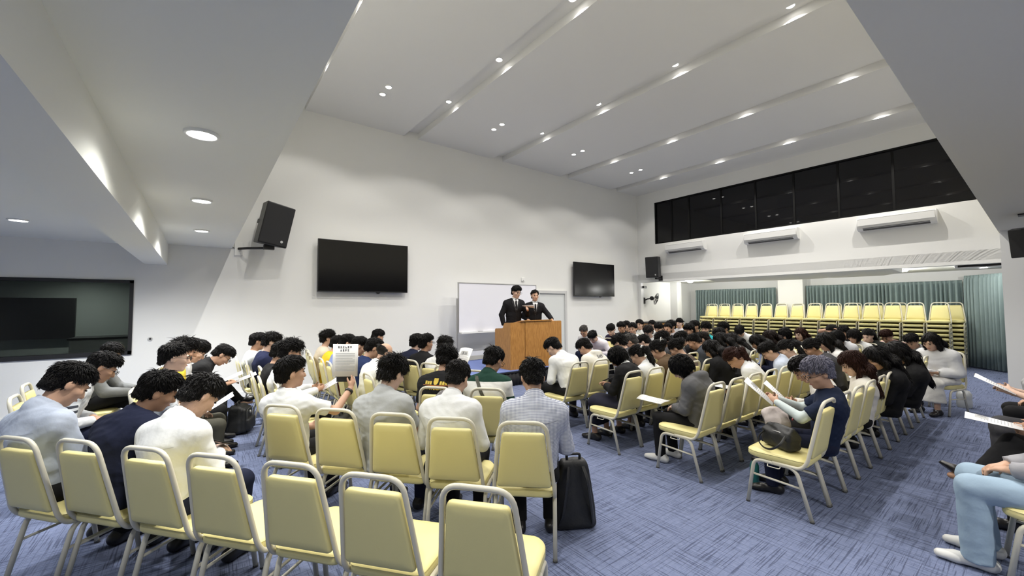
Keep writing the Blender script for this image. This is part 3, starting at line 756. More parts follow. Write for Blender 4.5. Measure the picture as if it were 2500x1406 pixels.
def locks(me, J, style, h, seed):
    """tapered locks combed over the hair surface, in the same mesh"""
    n = len(me.vertices); m = len(me.polygons)
    if n < 50: return me
    co = np.zeros(n*3, np.float32); me.vertices.foreach_get('co', co); co = co.reshape(-1, 3)
    no = np.zeros(n*3, np.float32); me.vertices.foreach_get('normal', no); no = no.reshape(-1, 3)
    li = np.zeros(m*4, np.int32); me.loops.foreach_get('vertex_index', li)
    rg = np.random.RandomState(seed+77); s, R, c = J['s']*1.05, J['Rh'], J['head']
    lp = (co-c)@R/s; ln = no@R
    out = ln[:, 2] > -.5
    if style in ('short', 'fringe', 'high', 'messy', 'bald'): out &= (ln[:, 1] < .9)
    K = np.flatnonzero(out); N = min(len(K), 2600 if h < .0086 else 1100 if h < .0095 else 400)
    if style == 'bald': N //= 3
    K = rg.choice(K, N, replace=len(K) < N); p, q, nn = co[K], lp[K], no[K]
    fl = q-np.array([.012, -.05, .135]); fl = fl@R.T
    if style in ('long', 'bob', 'ponytail', 'bun'):
        w = np.clip((.09-q[:, 2])/.1, 0, 1)[:, None]; fl = fl/np.linalg.norm(fl, axis=1)[:, None]*(1-w)+np.array([0, 0, -1.])*w
        if style in ('ponytail', 'bun'): up = (q[:, 2] > -.08)[:, None]; t0 = (np.array([0, -.12, .03])-q)@R.T; fl = np.where(up, t0, fl)
        L = .065*s*rg.uniform(.6, 1.3, N); lift = .05; wd = .0040
    else:
        top = np.clip((q[:, 2]-.03)/.06, 0, 1); L = (.022+.026*top)*s*rg.uniform(.6, 1.4, N)*(1.35 if style == 'messy' else 1); lift = (.03+.07*top)[:, None]*(2.4 if style == 'messy' else 1); wd = .0034
    if h > .0088: lift = lift*.45
    fl = fl+rg.normal(size=(N, 3))*.018*(2.6 if style == 'messy' else 1)
    d = fl-nn*(fl*nn).sum(1)[:, None]; d = d/(np.linalg.norm(d, axis=1)[:, None]+1e-6)
    d = d+nn*lift; d = d/np.linalg.norm(d, axis=1)[:, None]
    sd = np.cross(d, nn); sd = sd/(np.linalg.norm(sd, axis=1)[:, None]+1e-6)
    b0 = p-nn*.004; mid = p+d*L[:, None]*.5+nn*.0025; tip = p+d*L[:, None]-nn*L[:, None]*.10
    W = wd*s*rg.uniform(.7, 1.3, N)[:, None]
    V = np.stack([b0-sd*W, b0+sd*W, b0+nn*.008, mid-sd*W*.8, mid+sd*W*.8, mid+nn*.0035, tip], 1).reshape(-1, 3)
    base = n+np.arange(N)*7
    Q = np.concatenate([np.stack([base+a for a in t], 1) for t in ((0, 2, 5, 3), (2, 1, 4, 5), (1, 0, 3, 4))])
    T = np.concatenate([np.stack([base+a for a in t], 1) for t in ((3, 5, 6), (5, 4, 6), (4, 3, 6))])
    me2 = bpy.data.meshes.new('hair'); A = np.concatenate([co, V]).astype(np.float32)
    me2.vertices.add(len(A)); me2.vertices.foreach_set('co', A.ravel())
    LI = np.concatenate([li, Q.ravel(), T.ravel()]).astype(np.int32); np_ = m+len(Q)+len(T)
    me2.loops.add(len(LI)); me2.loops.foreach_set('vertex_index', LI); me2.polygons.add(np_)
    st = np.concatenate([np.arange(m+len(Q))*4, (m+len(Q))*4+np.arange(len(T))*3]).astype(np.int32)
    me2.polygons.foreach_set('loop_start', st); me2.polygons.foreach_set('use_smooth', np.ones(np_, bool)); me2.update(calc_edges=True)
    bpy.data.meshes.remove(me); return me2
# ================= people =================
def skin_material(i):
    n = f'skin_tone_{i}'
    c = [(.58, .37, .265), (.52, .315, .215), (.46, .265, .17), (.62, .42, .32)][i]
    return pmat(n, c, .5, spec=.35, bump=.04, bscale=180, var=.06, vscale=14)
def hair_material(c):
    return pmat('hair_%02d%02d%02d' % tuple(int(x*300) for x in c), c, .5, spec=.2, bump=.5, bscale=60, stretch=(3, 3, .7), var=.25, vscale=30)
def cloth(c, kind='cloth'):
    if isinstance(c[0], str): return special_cloth(c)
    return pmat('cloth_%03d_%03d_%03d' % tuple(int(x*999) for x in c), c, .85, spec=.15, bump=.45, bscale=8, var=.05, vscale=5)
def special_cloth(c):
    key = 'cloth_'+c[0]
    if key in MATS: return MATS[key]
    m = pmat(key, (.5, .5, .5), .85, spec=.15, bump=.45, bscale=8); nt = m.node_tree; N, L = nt.nodes, nt.links; b = N['Principled BSDF']
    tc = [n for n in N if n.type == 'TEX_COORD'][0]
    sep = N.new('ShaderNodeSeparateXYZ'); L.new(tc.outputs['Object'], sep.inputs[0])
    def mth(op, a, v=None, w=None):
        q = N.new('ShaderNodeMath'); q.operation = op
        for i, z in enumerate((a, v, w)):
            if z is None: continue
            if isinstance(z, (int, float)): q.inputs[i].default_value = z
            else: L.new(z, q.inputs[i])
        return q.outputs[0]
    mx = N.new('ShaderNodeMix'); mx.data_type = 'RGBA'
    if c[0] == 'check':            # fine gingham
        gx = mth('LESS_THAN', mth('FRACT', mth('MULTIPLY', sep.outputs['X'], 118.)), .38); gz = mth('LESS_THAN', mth('FRACT', mth('MULTIPLY', sep.outputs['Z'], 118.)), .38)
        L.new(mth('MULTIPLY', mth('ADD', gx, gz), .5), mx.inputs['Factor'])
        mx.inputs['A'].default_value = (.64, .66, .72, 1); mx.inputs['B'].default_value = (.12, .14, .24, 1)
    elif c[0] == 'rugby':          # dark green with a white band
        s = mth('COMPARE', sep.outputs['Z'], .815, .07); L.new(s, mx.inputs['Factor'])
        mx.inputs['A'].default_value = (.013, .045, .032, 1); mx.inputs['B'].default_value = (.72, .72, .70, 1)
    else:                          # dark sleeve bands near the elbow
        s = mth('GREATER_THAN', mth('ABSOLUTE', sep.outputs['X']), .215); s2 = mth('LESS_THAN', mth('FRACT', mth('MULTIPLY', sep.outputs['Z'], 24.)), .5)
        s3 = mth('COMPARE', sep.outputs['Z'], .74, .05); L.new(mth('MULTIPLY', mth('MULTIPLY', s, s2), s3), mx.inputs['Factor'])
        mx.inputs['A'].default_value = (*c[1], 1); mx.inputs['B'].default_value = (.05, .055, .07, 1)
    L.new(mx.outputs['Result'], b.inputs['Base Color'])
    return m
M_EYE = pmat('eye_dark', (.012, .009, .008), .25)
M_LENSF = pmat('spectacle_frame', (.02, .018, .016), .3)
M_MASK = pmat('mask_cloth', (.62, .68, .74), .8)
SHOE = {'black': pmat('black_leather', (.012, .011, .011), .35), 'white': pmat('white_trainer', (.66, .66, .64), .55), 'beige': pmat('beige_leather', (.50, .45, .33), .5)}
TOPS = {'shirt': ('long', 1, .0), 'polo': ('short', 1, .002), 'tee': ('short', 0, .002), 'jacket': ('long', 1, .006), 'sweater': ('long', 0, .005), 'blazer': ('long', 0, .006), 'hoodie': ('long', 0, .008)}
PEOPLE = {}
SEED = [0]
def person(key, label, loc, rz, pose, hair, top, bot, res=.012, skin=None, glasses=0, mask=0, loose=0., vol=0., length=.3, shoes='black', collar=0, tie=0, sleeves=0, suit=0, group=None):
    SEED[0] += 1; sd_ = SEED[0]
    J = skeleton(pose); s = J['s']; R = J['Rh']
    t = thing('person', label, 'person', (*loc, 0) if len(loc) == 2 else loc, math.radians(rz), group)
    sk = skin_material(skin if skin is not None else sd_ % 3 if sd_ % 5 else 3)
    put('body', body_mesh(J, res), sk, t)
    hm = hair_material(hair[1])
    put('hair', hair_mesh(J, min(res, .009), hair[0], sd_, vol, length), hm, t)
    sl, co, lo = TOPS[top[0]]
    put('jacket' if top[0] == 'blazer' else 'hooded_top' if top[0] == 'hoodie' else top[0] if top[0] != 'tee' else 't_shirt', shirt_mesh(J, res, sl, bool(co), lo+loose, sd_, hood=top[0] == 'hoodie', wr=.0055 if res < .011 else .005), cloth(top[1]), t)
    sh_ = put('skirt' if bot[0] == 'skirt' else 'trousers', trouser_mesh(J, res, bot[0], sd_), cloth(bot[1]), t)
    for k in 'LR': put('shoe', shoe_mesh(J, k, .011), SHOE[shoes], t)
    H = lambda x, y, z: Vector(J['head']+s*1.05*(R@v3(x, y, z)))
    RM = Matrix([list(r) for r in R])
    for sg in (-1, 1):
        b = MB(); b.ball(H(sg*.033, .0925, .008), (.0135*s, .006*s, .0058*s), RM.to_4x4(), 10, 6); b.build('eye', M_EYE, t, True)
        b = MB(); b.tube([H(sg*.016, .099, .027), H(sg*.034, .098, .032), H(sg*.052, .084, .026)], [.003*s, .0045*s, .002*s], 6); b.build('eyebrow', hm, t, True)
    b = MB(); b.tube([H(-.022, .093, -.063), H(-.008, .1005, -.061), H(.008, .1005, -.061), H(.022, .093, -.063)], [.003*s, .0055*s, .0055*s, .003*s], 6); b.build('lips', pmat('lips', (.36, .14, .11), .5), t, True)
    if glasses:
        b = MB()
        for sg in (-1, 1):
            c = H(sg*.034, .118, .008); b.tube([c+Vector(R@v3(math.cos(a)*.026*s, 0, math.sin(a)*.019*s)) for a in [2*PI*k/14 for k in range(14)]], .0022*s, 5, closed=True)
            b.tube([H(sg*.06, .115, .012), H(sg*.084, .09, .014), H(sg*.088, .0, .012), H(sg*.085, -.02, -.005)], .0022*s, 5)
        b.tube([H(-.009, .12, .011), H(.009, .12, .011)], .002*s, 5); b.build('glasses', M_LENSF, t, True)
    if mask:
        b = MB(); L = []
        for z, w, y in ((-.022, .045, .124), (-.045, .062, .126), (-.075, .062, .118), (-.105, .045, .1)):
            L.append([H(math.sin(a)*w, .02+math.cos(a)*(y-.02), z) for a in [(-1+2*k/10)*1.45 for k in range(11)]]+[H(math.sin(a)*w*.9, .015+math.cos(a)*(y-.025), z) for a in [(1-2*k/10)*1.45 for k in range(11)]])
        b.loft(L); b.build('face_mask', M_MASK, t, True)
    if collar:
        f = Field(J['nb']-.12, J['nb']+.16, .007); nd = unit(J['head']-J['nb']); o = J['nb']+nd*.02*s
        f.cap(o-nd*.02*s, o+nd*.045*s, .072*s, .0645*s, .004, cuts=[(o+nd*.045*s, nd)]); f.cap(o-nd*.1, o+nd*.2*s, .056*s, .057*s, .002, mode='sub')
        put('white_collar', f.mesh('white_collar'), cloth((.74, .75, .75)), t)
    if suit:
        from mathutils.bvhtree import BVHTree
        g_ = [c_ for c_ in t.children if c_.name.split('.')[0] == 'jacket'][0].data
        bv = BVHTree.FromPolygons([q.co for q in g_.vertices], [q.vertices for q in g_.polygons]); n0 = J['nb']
        def front(name, P, mat, lift, cuts=7):
            b = MB(); b.bm.faces.new([b.bm.verts.new((n0[0]+x*s, 0, n0[2]+z*s)) for x, z in P]); bmesh.ops.triangulate(b.bm, faces=b.bm.faces[:]); bmesh.ops.subdivide_edges(b.bm, edges=b.bm.edges[:], cuts=cuts, use_grid_fill=True)
            for q in b.bm.verts:
                h_ = bv.ray_cast(Vector((q.co.x, .8, q.co.z)), Vector((0, -1, 0))); q.co.y = (h_[0].y if h_[0] is not None else n0[1]+.05)+lift
            o_ = b.build(name, mat, t, True); o_.modifiers.new('t', 'SOLIDIFY').thickness = .005; return o_
        wm = cloth((.70, .71, .72)); lm = pmat('suit_lapel', (.016, .016, .019), .7, spec=.25)
        front('white_shirt', [(-.060, .012), (.060, .012), (.03, -.12), (0, -.27), (-.03, -.12)], wm, .003)
        front('tie', [(-.015, -.020), (.015, -.020), (.011, -.05), (.024, -.19), (0, -.265), (-.024, -.19), (-.011, -.05)], cloth((.014, .014, .016)), .008, 4)
        for sg in (-1, 1):
            front('lapel', [(sg*.062, .008), (sg*.098, -.055), (sg*.070, -.075), (sg*.082, -.10), (sg*.01, -.285), (sg*.002, -.265), (sg*.034, -.12)][::sg], lm, .007)
            front('shirt_collar', [(sg*.058, .022), (sg*.062, -.01), (sg*.032, -.058), (sg*.008, -.018)][::sg], wm, .012, 4)
        front('front_edge', [(-.003, -.27), (.003, -.27), (.003, -.52), (-.003, -.52)], lm, .005, 3)
    if tie:
        F_ = J['Ru'][:, 1]; a = J['nb']+F_*.075*s-J['up2']*.02*s; c = J['chest']+J['Rt'][:, 1]*.135*s; e = J['waist']+J['Rt'][:, 1]*.135*s
        b = MB(); lat = J['lat']
        def row(p, w): return [Vector(p+lat*w*s), Vector(p-lat*w*s), Vector(p-lat*w*s+F_*.012*s), Vector(p+lat*w*s+F_*.012*s)]
        b.loft([row(a, .016), row(a-J['up2']*.03*s, .012), row(c, .03), row(e, .036), row(e-J['up']*.04*s, .004)]); b.build('tie', cloth((.014, .014, .016)), t)
    if sleeves:      # pale sun sleeves below a short sleeve
        f = Field(*[np.array(v) for v in (np.min([J[k] for k in ('elL', 'elR', 'wrL', 'wrR', 'shL', 'shR')], 0)-.08, np.max([J[k] for k in ('elL', 'elR', 'wrL', 'wrR', 'shL', 'shR')], 0)+.08)], .009)
        for k in 'LR': limb(f, J, ['sh'+k, 'el'+k], [.051, .046]); limb(f, J, ['el'+k, 'wr'+k], [.046, .034])
        put('arm_sleeves', f.mesh('arm_sleeves'), cloth((.55, .62, .62)), t)
    PEOPLE[key] = (t, J); return t
def world_of(key, p):
    t, J = PEOPLE[key]; a = t.rotation_euler.z; c, s = math.cos(a), math.sin(a)
    return Vector((t.location.x+c*p[0]-s*p[1], t.location.y+s*p[0]+c*p[1], t.location.z+p[2]))
def part_on(key, name, me, mat): return put(name, me, mat, PEOPLE[key][0])
# who sits where: position on the floor, facing in degrees, pose
person('P3', 'man in pale blue shirt with head bowed, leftmost in the nearest row', (-0.68, 3.75), -51, dict(lean=-3.7, pitch=38, yaw=-12, roll=0, arms='lap', s=0.947, side=-3.2), ('short', (0.01, 0.009, 0.009)), ('shirt', (0.47, 0.52, 0.62)), ('trousers', (0.012, 0.012, 0.013)), 0.0085)
person('P4', 'smiling man in dark navy jumper turned towards the white shirt beside him', (-0.35, 3.41), -51, dict(lean=14.4, pitch=28, yaw=-30, roll=8, arms='lap', s=0.911, side=-1.3), ('short', (0.01, 0.009, 0.009)), ('jacket', (0.012, 0.015, 0.035)), ('trousers', (0.012, 0.015, 0.035)), 0.0085)
person('P5', 'man in white long sleeved shirt bent over a phone, nearest row', (-0.08, 3.07), -51, dict(lean=6.9, pitch=42, yaw=-8, arms='phone', s=0.912, side=-3.5), ('short', (0.01, 0.009, 0.009)), ('shirt', (0.68, 0.69, 0.69)), ('trousers', (0.012, 0.015, 0.035)), 0.0085)
person('P13', 'man in white polo raising a printed sheet, watch on his wrist', (0.63, 3.62), -51, dict(lean=-5.3, pitch=0, yaw=-30, arms='raise', hunch=6, s=0.885, side=-2.7), ('short', (0.01, 0.009, 0.009)), ('polo', (0.68, 0.69, 0.69)), ('trousers', (0.012, 0.012, 0.013)), 0.0085)
person('P20', 'man in grey polo shirt with tousled hair reading, second row', (1.12, 2.96), -51, dict(lean=2.0, pitch=28, yaw=-12, arms='phone', s=0.916, side=-3.8), ('messy', (0.01, 0.009, 0.009)), ('polo', (0.36, 0.37, 0.37)), ('trousers', (0.012, 0.015, 0.035)), 0.0085)
person('P21', 'man in white shirt with short hair seen from behind, between grey polo and checked shirt', (1.42, 2.57), -51, dict(lean=11.1, pitch=34, yaw=0, arms='lap', s=0.91, side=-1.8), ('short', (0.01, 0.009, 0.009)), ('shirt', (0.68, 0.69, 0.69)), ('trousers', (0.012, 0.012, 0.013)), 0.0085)
person('P22', 'man in finely checked blue and white shirt beside the black backpack', (1.81, 2.14), -40, dict(lean=7.9, pitch=30, yaw=8, arms='lap', legs='back', s=0.922, side=1.2), ('short', (0.01, 0.009, 0.009)), ('shirt', ('check',)), ('trousers', (0.012, 0.012, 0.013)), 0.0085)
person('P1', 'man in pale jersey with dark sleeve stripes, glasses, behind the pale blue shirt', (-0.90, 5.10), -88, dict(lean=18.1, pitch=34, yaw=12, arms='lap', s=0.935), ('short', (0.01, 0.009, 0.009)), ('shirt', ('band', (0.62, 0.64, 0.67))), ('trousers', (0.012, 0.015, 0.035)), 0.0085, glasses=1)
person('P2', 'person in grey long sleeves leaning forward with legs crossed under the left window', (-0.97, 6.54), -100, dict(lean=16.9, pitch=30, yaw=-35, arms='reach', legs='cross', s=0.929), ('short', (0.01, 0.009, 0.009)), ('sweater', (0.16, 0.165, 0.165)), ('trousers', (0.012, 0.012, 0.013)), 0.011)
person('P6', 'man with receding hairline and glasses in profile, olive trousers', (-0.17, 4.82), -92, dict(lean=-2.6, pitch=10, yaw=6, arms='lap', s=0.938), ('high', (0.01, 0.009, 0.009)), ('tee', (0.42, 0.44, 0.46)), ('trousers', (0.06, 0.058, 0.045)), 0.0085, glasses=1)
person('P6b', 'person in yellow top mostly hidden behind the balding man in glasses', (-0.14, 5.48), -92, dict(lean=-2.4, pitch=15, yaw=6, arms='lap', s=0.945), ('messy', (0.01, 0.009, 0.009)), ('tee', (0.72, 0.55, 0.06)), ('trousers', (0.012, 0.012, 0.013)), 0.011)
person('P7', 'man in white shirt with glasses looking down, behind the balding man', (-0.13, 5.91), -92, dict(lean=2.8, pitch=38, yaw=4, arms='read', s=0.941), ('fringe', (0.01, 0.009, 0.009)), ('shirt', (0.68, 0.69, 0.69)), ('trousers', (0.012, 0.012, 0.013)), 0.011, glasses=1)
person('P8', 'man in black polo bending far forward over papers with legs crossed', (-0.09, 6.39), -92, dict(lean=29.4, pitch=50, yaw=2, arms='reach', legs='cross', s=0.935), ('short', (0.01, 0.009, 0.009)), ('polo', (0.012, 0.012, 0.013)), ('trousers', (0.012, 0.012, 0.013)), 0.011, glasses=1)
person('P9', 'person in light grey tee at the far end of the row of edge-on chairs', (0.70, 7.04), -92, dict(lean=-5.3, pitch=12, yaw=0, s=0.898), ('short', (0.01, 0.009, 0.009)), ('tee', (0.55, 0.57, 0.57)), ('trousers', (0.012, 0.012, 0.013)), 0.0135)
person('P10', 'person in dark navy tee, next after the light grey tee', (0.78, 6.52), -92, dict(lean=-3.6, pitch=20, yaw=0, s=0.923), ('messy', (0.01, 0.009, 0.009)), ('tee', (0.014, 0.018, 0.05)), ('trousers', (0.012, 0.012, 0.013)), 0.0135)
person('P11', 'person in black tee between navy tee and white shirt in the edge-on row', (0.74, 5.27), -92, dict(lean=-5.1, pitch=22, yaw=0, s=0.895), ('short', (0.01, 0.009, 0.009)), ('tee', (0.012, 0.012, 0.013)), ('trousers', (0.012, 0.012, 0.013)), 0.011)
person('P12', 'man in white shirt with thick wavy hair right behind the white polo', (0.77, 4.84), -92, dict(lean=-3.9, pitch=14, yaw=2, arms='read', s=0.928), ('messy', (0.01, 0.009, 0.009)), ('shirt', (0.68, 0.69, 0.69)), ('trousers', (0.012, 0.012, 0.013)), 0.011, glasses=1)
person('P14', 'man in cream tee with glasses at the far end of his row', (1.64, 7.00), -92, dict(lean=-3.3, pitch=6, yaw=0, s=0.896), ('messy', (0.01, 0.009, 0.009)), ('tee', (0.56, 0.49, 0.38)), ('trousers', (0.012, 0.012, 0.013)), 0.0135, glasses=1)
person('P15', 'person in bright yellow tee beside the blue polo', (1.57, 6.49), -92, dict(lean=5.4, pitch=18, yaw=0, s=0.864, side=0.9), ('short', (0.01, 0.009, 0.009)), ('tee', (0.72, 0.47, 0.03)), ('trousers', (0.012, 0.012, 0.013)), 0.0135)
person('P16', 'man in blue polo wearing a white face mask', (1.61, 6.06), -92, dict(lean=1.5, pitch=24, yaw=-4, s=0.898), ('short', (0.01, 0.009, 0.009)), ('polo', (0.22, 0.28, 0.52)), ('trousers', (0.012, 0.012, 0.013)), 0.0135, mask=1)
person('P17', 'man in maroon polo looking down', (1.61, 5.63), -92, dict(lean=5.5, pitch=26, yaw=-4, s=0.895), ('short', (0.01, 0.009, 0.009)), ('polo', (0.13, 0.012, 0.03)), ('trousers', (0.012, 0.012, 0.013)), 0.011)
person('P18', 'man in navy blue tee beside the maroon polo', (1.63, 5.20), -92, dict(lean=8.6, pitch=30, yaw=-2, s=0.908), ('short', (0.01, 0.009, 0.009)), ('tee', (0.016, 0.028, 0.085)), ('trousers', (0.012, 0.012, 0.013)), 0.011)
person('P18b', 'dark haired person farthest back, hair showing above the navy tee', (2.48, 7.12), -92, dict(lean=-5.1, pitch=22, yaw=0, s=0.89), ('short', (0.01, 0.009, 0.009)), ('tee', (0.68, 0.69, 0.69)), ('trousers', (0.012, 0.012, 0.013)), 0.0135)
person('P19', 'balding man in white shirt beside the navy tee', (1.60, 4.77), -85, dict(lean=11.9, pitch=30, yaw=0, s=0.895), ('bald', (0.03, 0.027, 0.025)), ('shirt', (0.68, 0.69, 0.69)), ('trousers', (0.012, 0.012, 0.013)), 0.011)
person('P23', 'man in dark suit, the left one of two suits below the whiteboard', (2.47, 5.65), -75, dict(lean=8.0, pitch=10, yaw=0, s=0.883), ('short', (0.01, 0.009, 0.009)), ('jacket', (0.012, 0.015, 0.035)), ('trousers', (0.012, 0.015, 0.035)), 0.0135)
person('P24', 'man in black suit with white collar and glasses, right one of two suits', (2.48, 5.22), -72, dict(lean=0.5, pitch=4, yaw=-10, s=0.892, side=-0.6), ('short', (0.01, 0.009, 0.009)), ('jacket', (0.012, 0.012, 0.013)), ('trousers', (0.012, 0.012, 0.013)), 0.0135, glasses=1)
person('P25', 'man in white shirt holding a sheet up towards the whiteboard', (2.54, 4.80), -65, dict(lean=1.8, pitch=26, yaw=0, arms='high', s=0.893, side=-3.6), ('messy', (0.01, 0.009, 0.009)), ('shirt', (0.68, 0.69, 0.69)), ('trousers', (0.012, 0.012, 0.013)), 0.011, glasses=1)
person('P26', 'person in black tee with yellow lettering across the back', (1.82, 3.49), -51, dict(lean=11.3, pitch=30, yaw=2, s=0.914, side=-1.4), ('messy', (0.01, 0.009, 0.009)), ('tee', (0.012, 0.012, 0.013)), ('trousers', (0.012, 0.012, 0.013)), 0.0085)
person('P27', 'man in dark green and white rugby shirt with a strap across his back', (2.13, 3.16), -45, dict(lean=9.9, pitch=32, yaw=-22, s=0.917, side=-1.2), ('short', (0.01, 0.009, 0.009)), ('shirt', ('rugby',)), ('trousers', (0.012, 0.012, 0.013)), 0.0085, glasses=1)
person('P28', 'man in white shirt bowing low beside the lectern', (3.83, 3.83), -5, dict(lean=22.5, pitch=45, yaw=20, s=0.932, side=1.0), ('short', (0.01, 0.009, 0.009)), ('shirt', (0.68, 0.69, 0.69)), ('trousers', (0.012, 0.012, 0.013)), 0.011)
person('P29', 'person in cream hooded top with upside-down lettering on the hood', (4.33, 3.83), 0, dict(lean=6.8, pitch=43, yaw=18, hunch=24, s=0.881, side=3.7), ('short', (0.01, 0.009, 0.009)), ('hoodie', (0.66, 0.64, 0.58)), ('trousers', (0.05, 0.05, 0.055)), 0.0135)
person('P30', 'woman with black bob in black cardigan and long dark skirt holding a phone', (3.84, 2.99), 8, dict(lean=-5.6, pitch=47, yaw=6, arms='phone', wide=0.92, hunch=24, s=0.865, side=6.3), ('bob', (0.01, 0.009, 0.009)), ('sweater', (0.012, 0.012, 0.013)), ('skirt', (0.016, 0.016, 0.028)), 0.011, collar=1)
person('P31', 'woman in white blouse with ponytail in pale scrunchie', (4.26, 2.98), 4, dict(lean=-3.3, pitch=43, yaw=12, wide=0.9, hunch=24, s=0.849, side=2.9), ('ponytail', (0.01, 0.009, 0.009)), ('shirt', (0.68, 0.69, 0.69)), ('skirt', (0.25, 0.26, 0.27)), 0.011)
person('P32', 'woman in brown jacket with a white loop hair clip', (4.69, 2.99), 4, dict(lean=-4.3, pitch=41, yaw=12, wide=0.94, hunch=24, s=0.872, side=2.8), ('bun', (0.01, 0.009, 0.009)), ('jacket', (0.095, 0.062, 0.035)), ('trousers', (0.012, 0.012, 0.013)), 0.011)
person('P34', 'person in charcoal grey hoodie and white trainers with paper on the knee', (3.83, 2.13), 5, dict(lean=-0.9, pitch=49, yaw=22, arms='lap', wide=0.95, hunch=24, s=0.857, side=2.1), ('bob', (0.01, 0.009, 0.009)), ('hoodie', (0.115, 0.115, 0.12)), ('trousers', (0.012, 0.012, 0.013)), 0.0085, shoes='white')
person('P33', 'woman with low dark bun and brown top, behind the charcoal hoodie', (5.11, 2.99), 6, dict(lean=-5.3, pitch=43, yaw=8, wide=0.92, hunch=24, s=0.869, side=3.6), ('bun', (0.01, 0.009, 0.009)), ('tee', (0.1, 0.075, 0.06)), ('trousers', (0.012, 0.012, 0.013)), 0.011)
person('P36', 'woman in black jacket with long black hair beyond the charcoal hoodie', (5.44, 2.68), 0, dict(lean=-5.1, pitch=41, yaw=12, wide=0.95, hunch=24, s=0.863, side=2.7), ('long', (0.01, 0.009, 0.009)), ('jacket', (0.012, 0.012, 0.013)), ('trousers', (0.012, 0.012, 0.013)), 0.011)
person('P35', 'woman in white blouse bent over paper, long brown ponytail down her back', (5.06, 2.13), 15, dict(lean=1.4, pitch=62, yaw=10, arms='lap', wide=0.9, hunch=24, s=0.865, side=1.2), ('ponytail', (0.035, 0.013, 0.009)), ('shirt', (0.68, 0.69, 0.69)), ('skirt', (0.012, 0.012, 0.013)), 0.011, length=0.42)
person('P37', 'short haired person in light blue shirt leaning forward', (5.84, 2.12), 12, dict(lean=-5.7, pitch=47, yaw=14, arms='lap', hunch=24, s=0.864, side=0.8), ('short', (0.01, 0.009, 0.009)), ('shirt', (0.47, 0.52, 0.62)), ('trousers', (0.012, 0.012, 0.013)), 0.011)
person('P38', 'woman in white top with dark ponytail beside the light blue shirt', (6.34, 2.13), 12, dict(lean=-7.8, pitch=41, yaw=20, wide=0.92, hunch=24, s=0.847, side=2.9), ('ponytail', (0.01, 0.009, 0.009)), ('tee', (0.68, 0.69, 0.69)), ('trousers', (0.012, 0.012, 0.013)), 0.011)
person('P39', 'woman with bun and charcoal top beyond the white top', (6.82, 1.79), 14, dict(lean=16.2, pitch=37, yaw=20, wide=0.92, hunch=24, s=0.882), ('bun', (0.01, 0.009, 0.009)), ('tee', (0.05, 0.05, 0.055)), ('trousers', (0.012, 0.012, 0.013)), 0.0135)
person('P40', 'woman with full wavy black hair and frilly white blouse', (7.32, 1.83), 16, dict(lean=7.8, pitch=32, yaw=14, wide=0.95, hunch=24, s=0.899), ('long', (0.01, 0.009, 0.009)), ('shirt', (0.72, 0.71, 0.69)), ('trousers', (0.012, 0.012, 0.013)), 0.0135, vol=0.015)
person('P41', 'older woman with silvery violet hair and glasses in navy top reading a sheet', (4.02, 1.20), 18, dict(lean=-9.8, pitch=24, yaw=26, arms='high', wide=0.94, s=0.866, side=-3.6), ('short', (0.22, 0.215, 0.27)), ('tee', (0.013, 0.02, 0.045)), ('trousers', (0.012, 0.015, 0.035)), 0.0085, glasses=1, vol=0.012, sleeves=1)
person('P41b', 'dark haired person in pale top just beyond the violet haired woman', (4.52, 1.27), 14, dict(lean=7.4, pitch=44, yaw=20, arms='read', wide=0.92, s=0.862), ('short', (0.01, 0.009, 0.009)), ('shirt', (0.72, 0.7, 0.66)), ('trousers', (0.012, 0.012, 0.013)), 0.0085)
person('P42', 'woman with long reddish brown hair in white blouse', (5.20, 1.22), 18, dict(lean=-6.6, pitch=28, yaw=20, wide=0.95, s=0.841, side=-4.6), ('long', (0.035, 0.013, 0.009)), ('shirt', (0.74, 0.71, 0.64)), ('trousers', (0.012, 0.012, 0.013)), 0.0085, vol=0.008)
person('P43', 'woman in black with black hair, between brown hair and the big black mane', (5.87, 1.13), 22, dict(lean=-8.4, pitch=43, yaw=12, wide=0.92, hunch=24, s=0.88, side=-7.4), ('long', (0.01, 0.009, 0.009)), ('jacket', (0.012, 0.012, 0.013)), ('trousers', (0.012, 0.012, 0.013)), 0.011)
person('P44', 'woman in black with a very broad fall of black hair', (6.56, 1.08), 22, dict(lean=-9.4, pitch=47, yaw=8, wide=0.95, hunch=24, s=0.886, side=-9.9), ('long', (0.01, 0.009, 0.009)), ('jacket', (0.016, 0.016, 0.017)), ('trousers', (0.012, 0.012, 0.013)), 0.011, vol=0.02, length=0.42)
person('P76', 'curly haired person two seats past the cream hood', (5.06, 3.71), 0, dict(lean=15.3, pitch=37, yaw=8, hunch=24, s=0.914), ('messy', (0.01, 0.009, 0.009)), ('tee', (0.05, 0.05, 0.055)), ('trousers', (0.012, 0.012, 0.013)), 0.0135)
person('P74', 'man with greying hair seen from behind, in front of the ponytail', (5.48, 3.80), 0, dict(lean=17.2, pitch=33, yaw=18, hunch=24, s=0.905), ('short', (0.09, 0.085, 0.08)), ('shirt', (0.25, 0.26, 0.27)), ('trousers', (0.012, 0.012, 0.013)), 0.0135)
person('P75', 'man with closely cut sides and black top hair, right of the greying man', (6.01, 3.87), 0, dict(lean=23.7, pitch=41, yaw=14, hunch=24, s=0.901), ('short', (0.01, 0.009, 0.009)), ('tee', (0.5, 0.5, 0.5)), ('trousers', (0.012, 0.012, 0.013)), 0.0135)
person('P77', 'bushy black haired person directly above the white hair clip', (5.82, 3.49), 0, dict(lean=9.7, pitch=41, yaw=6, hunch=24, s=0.928), ('messy', (0.01, 0.009, 0.009)), ('tee', (0.05, 0.05, 0.055)), ('trousers', (0.012, 0.012, 0.013)), 0.0135)
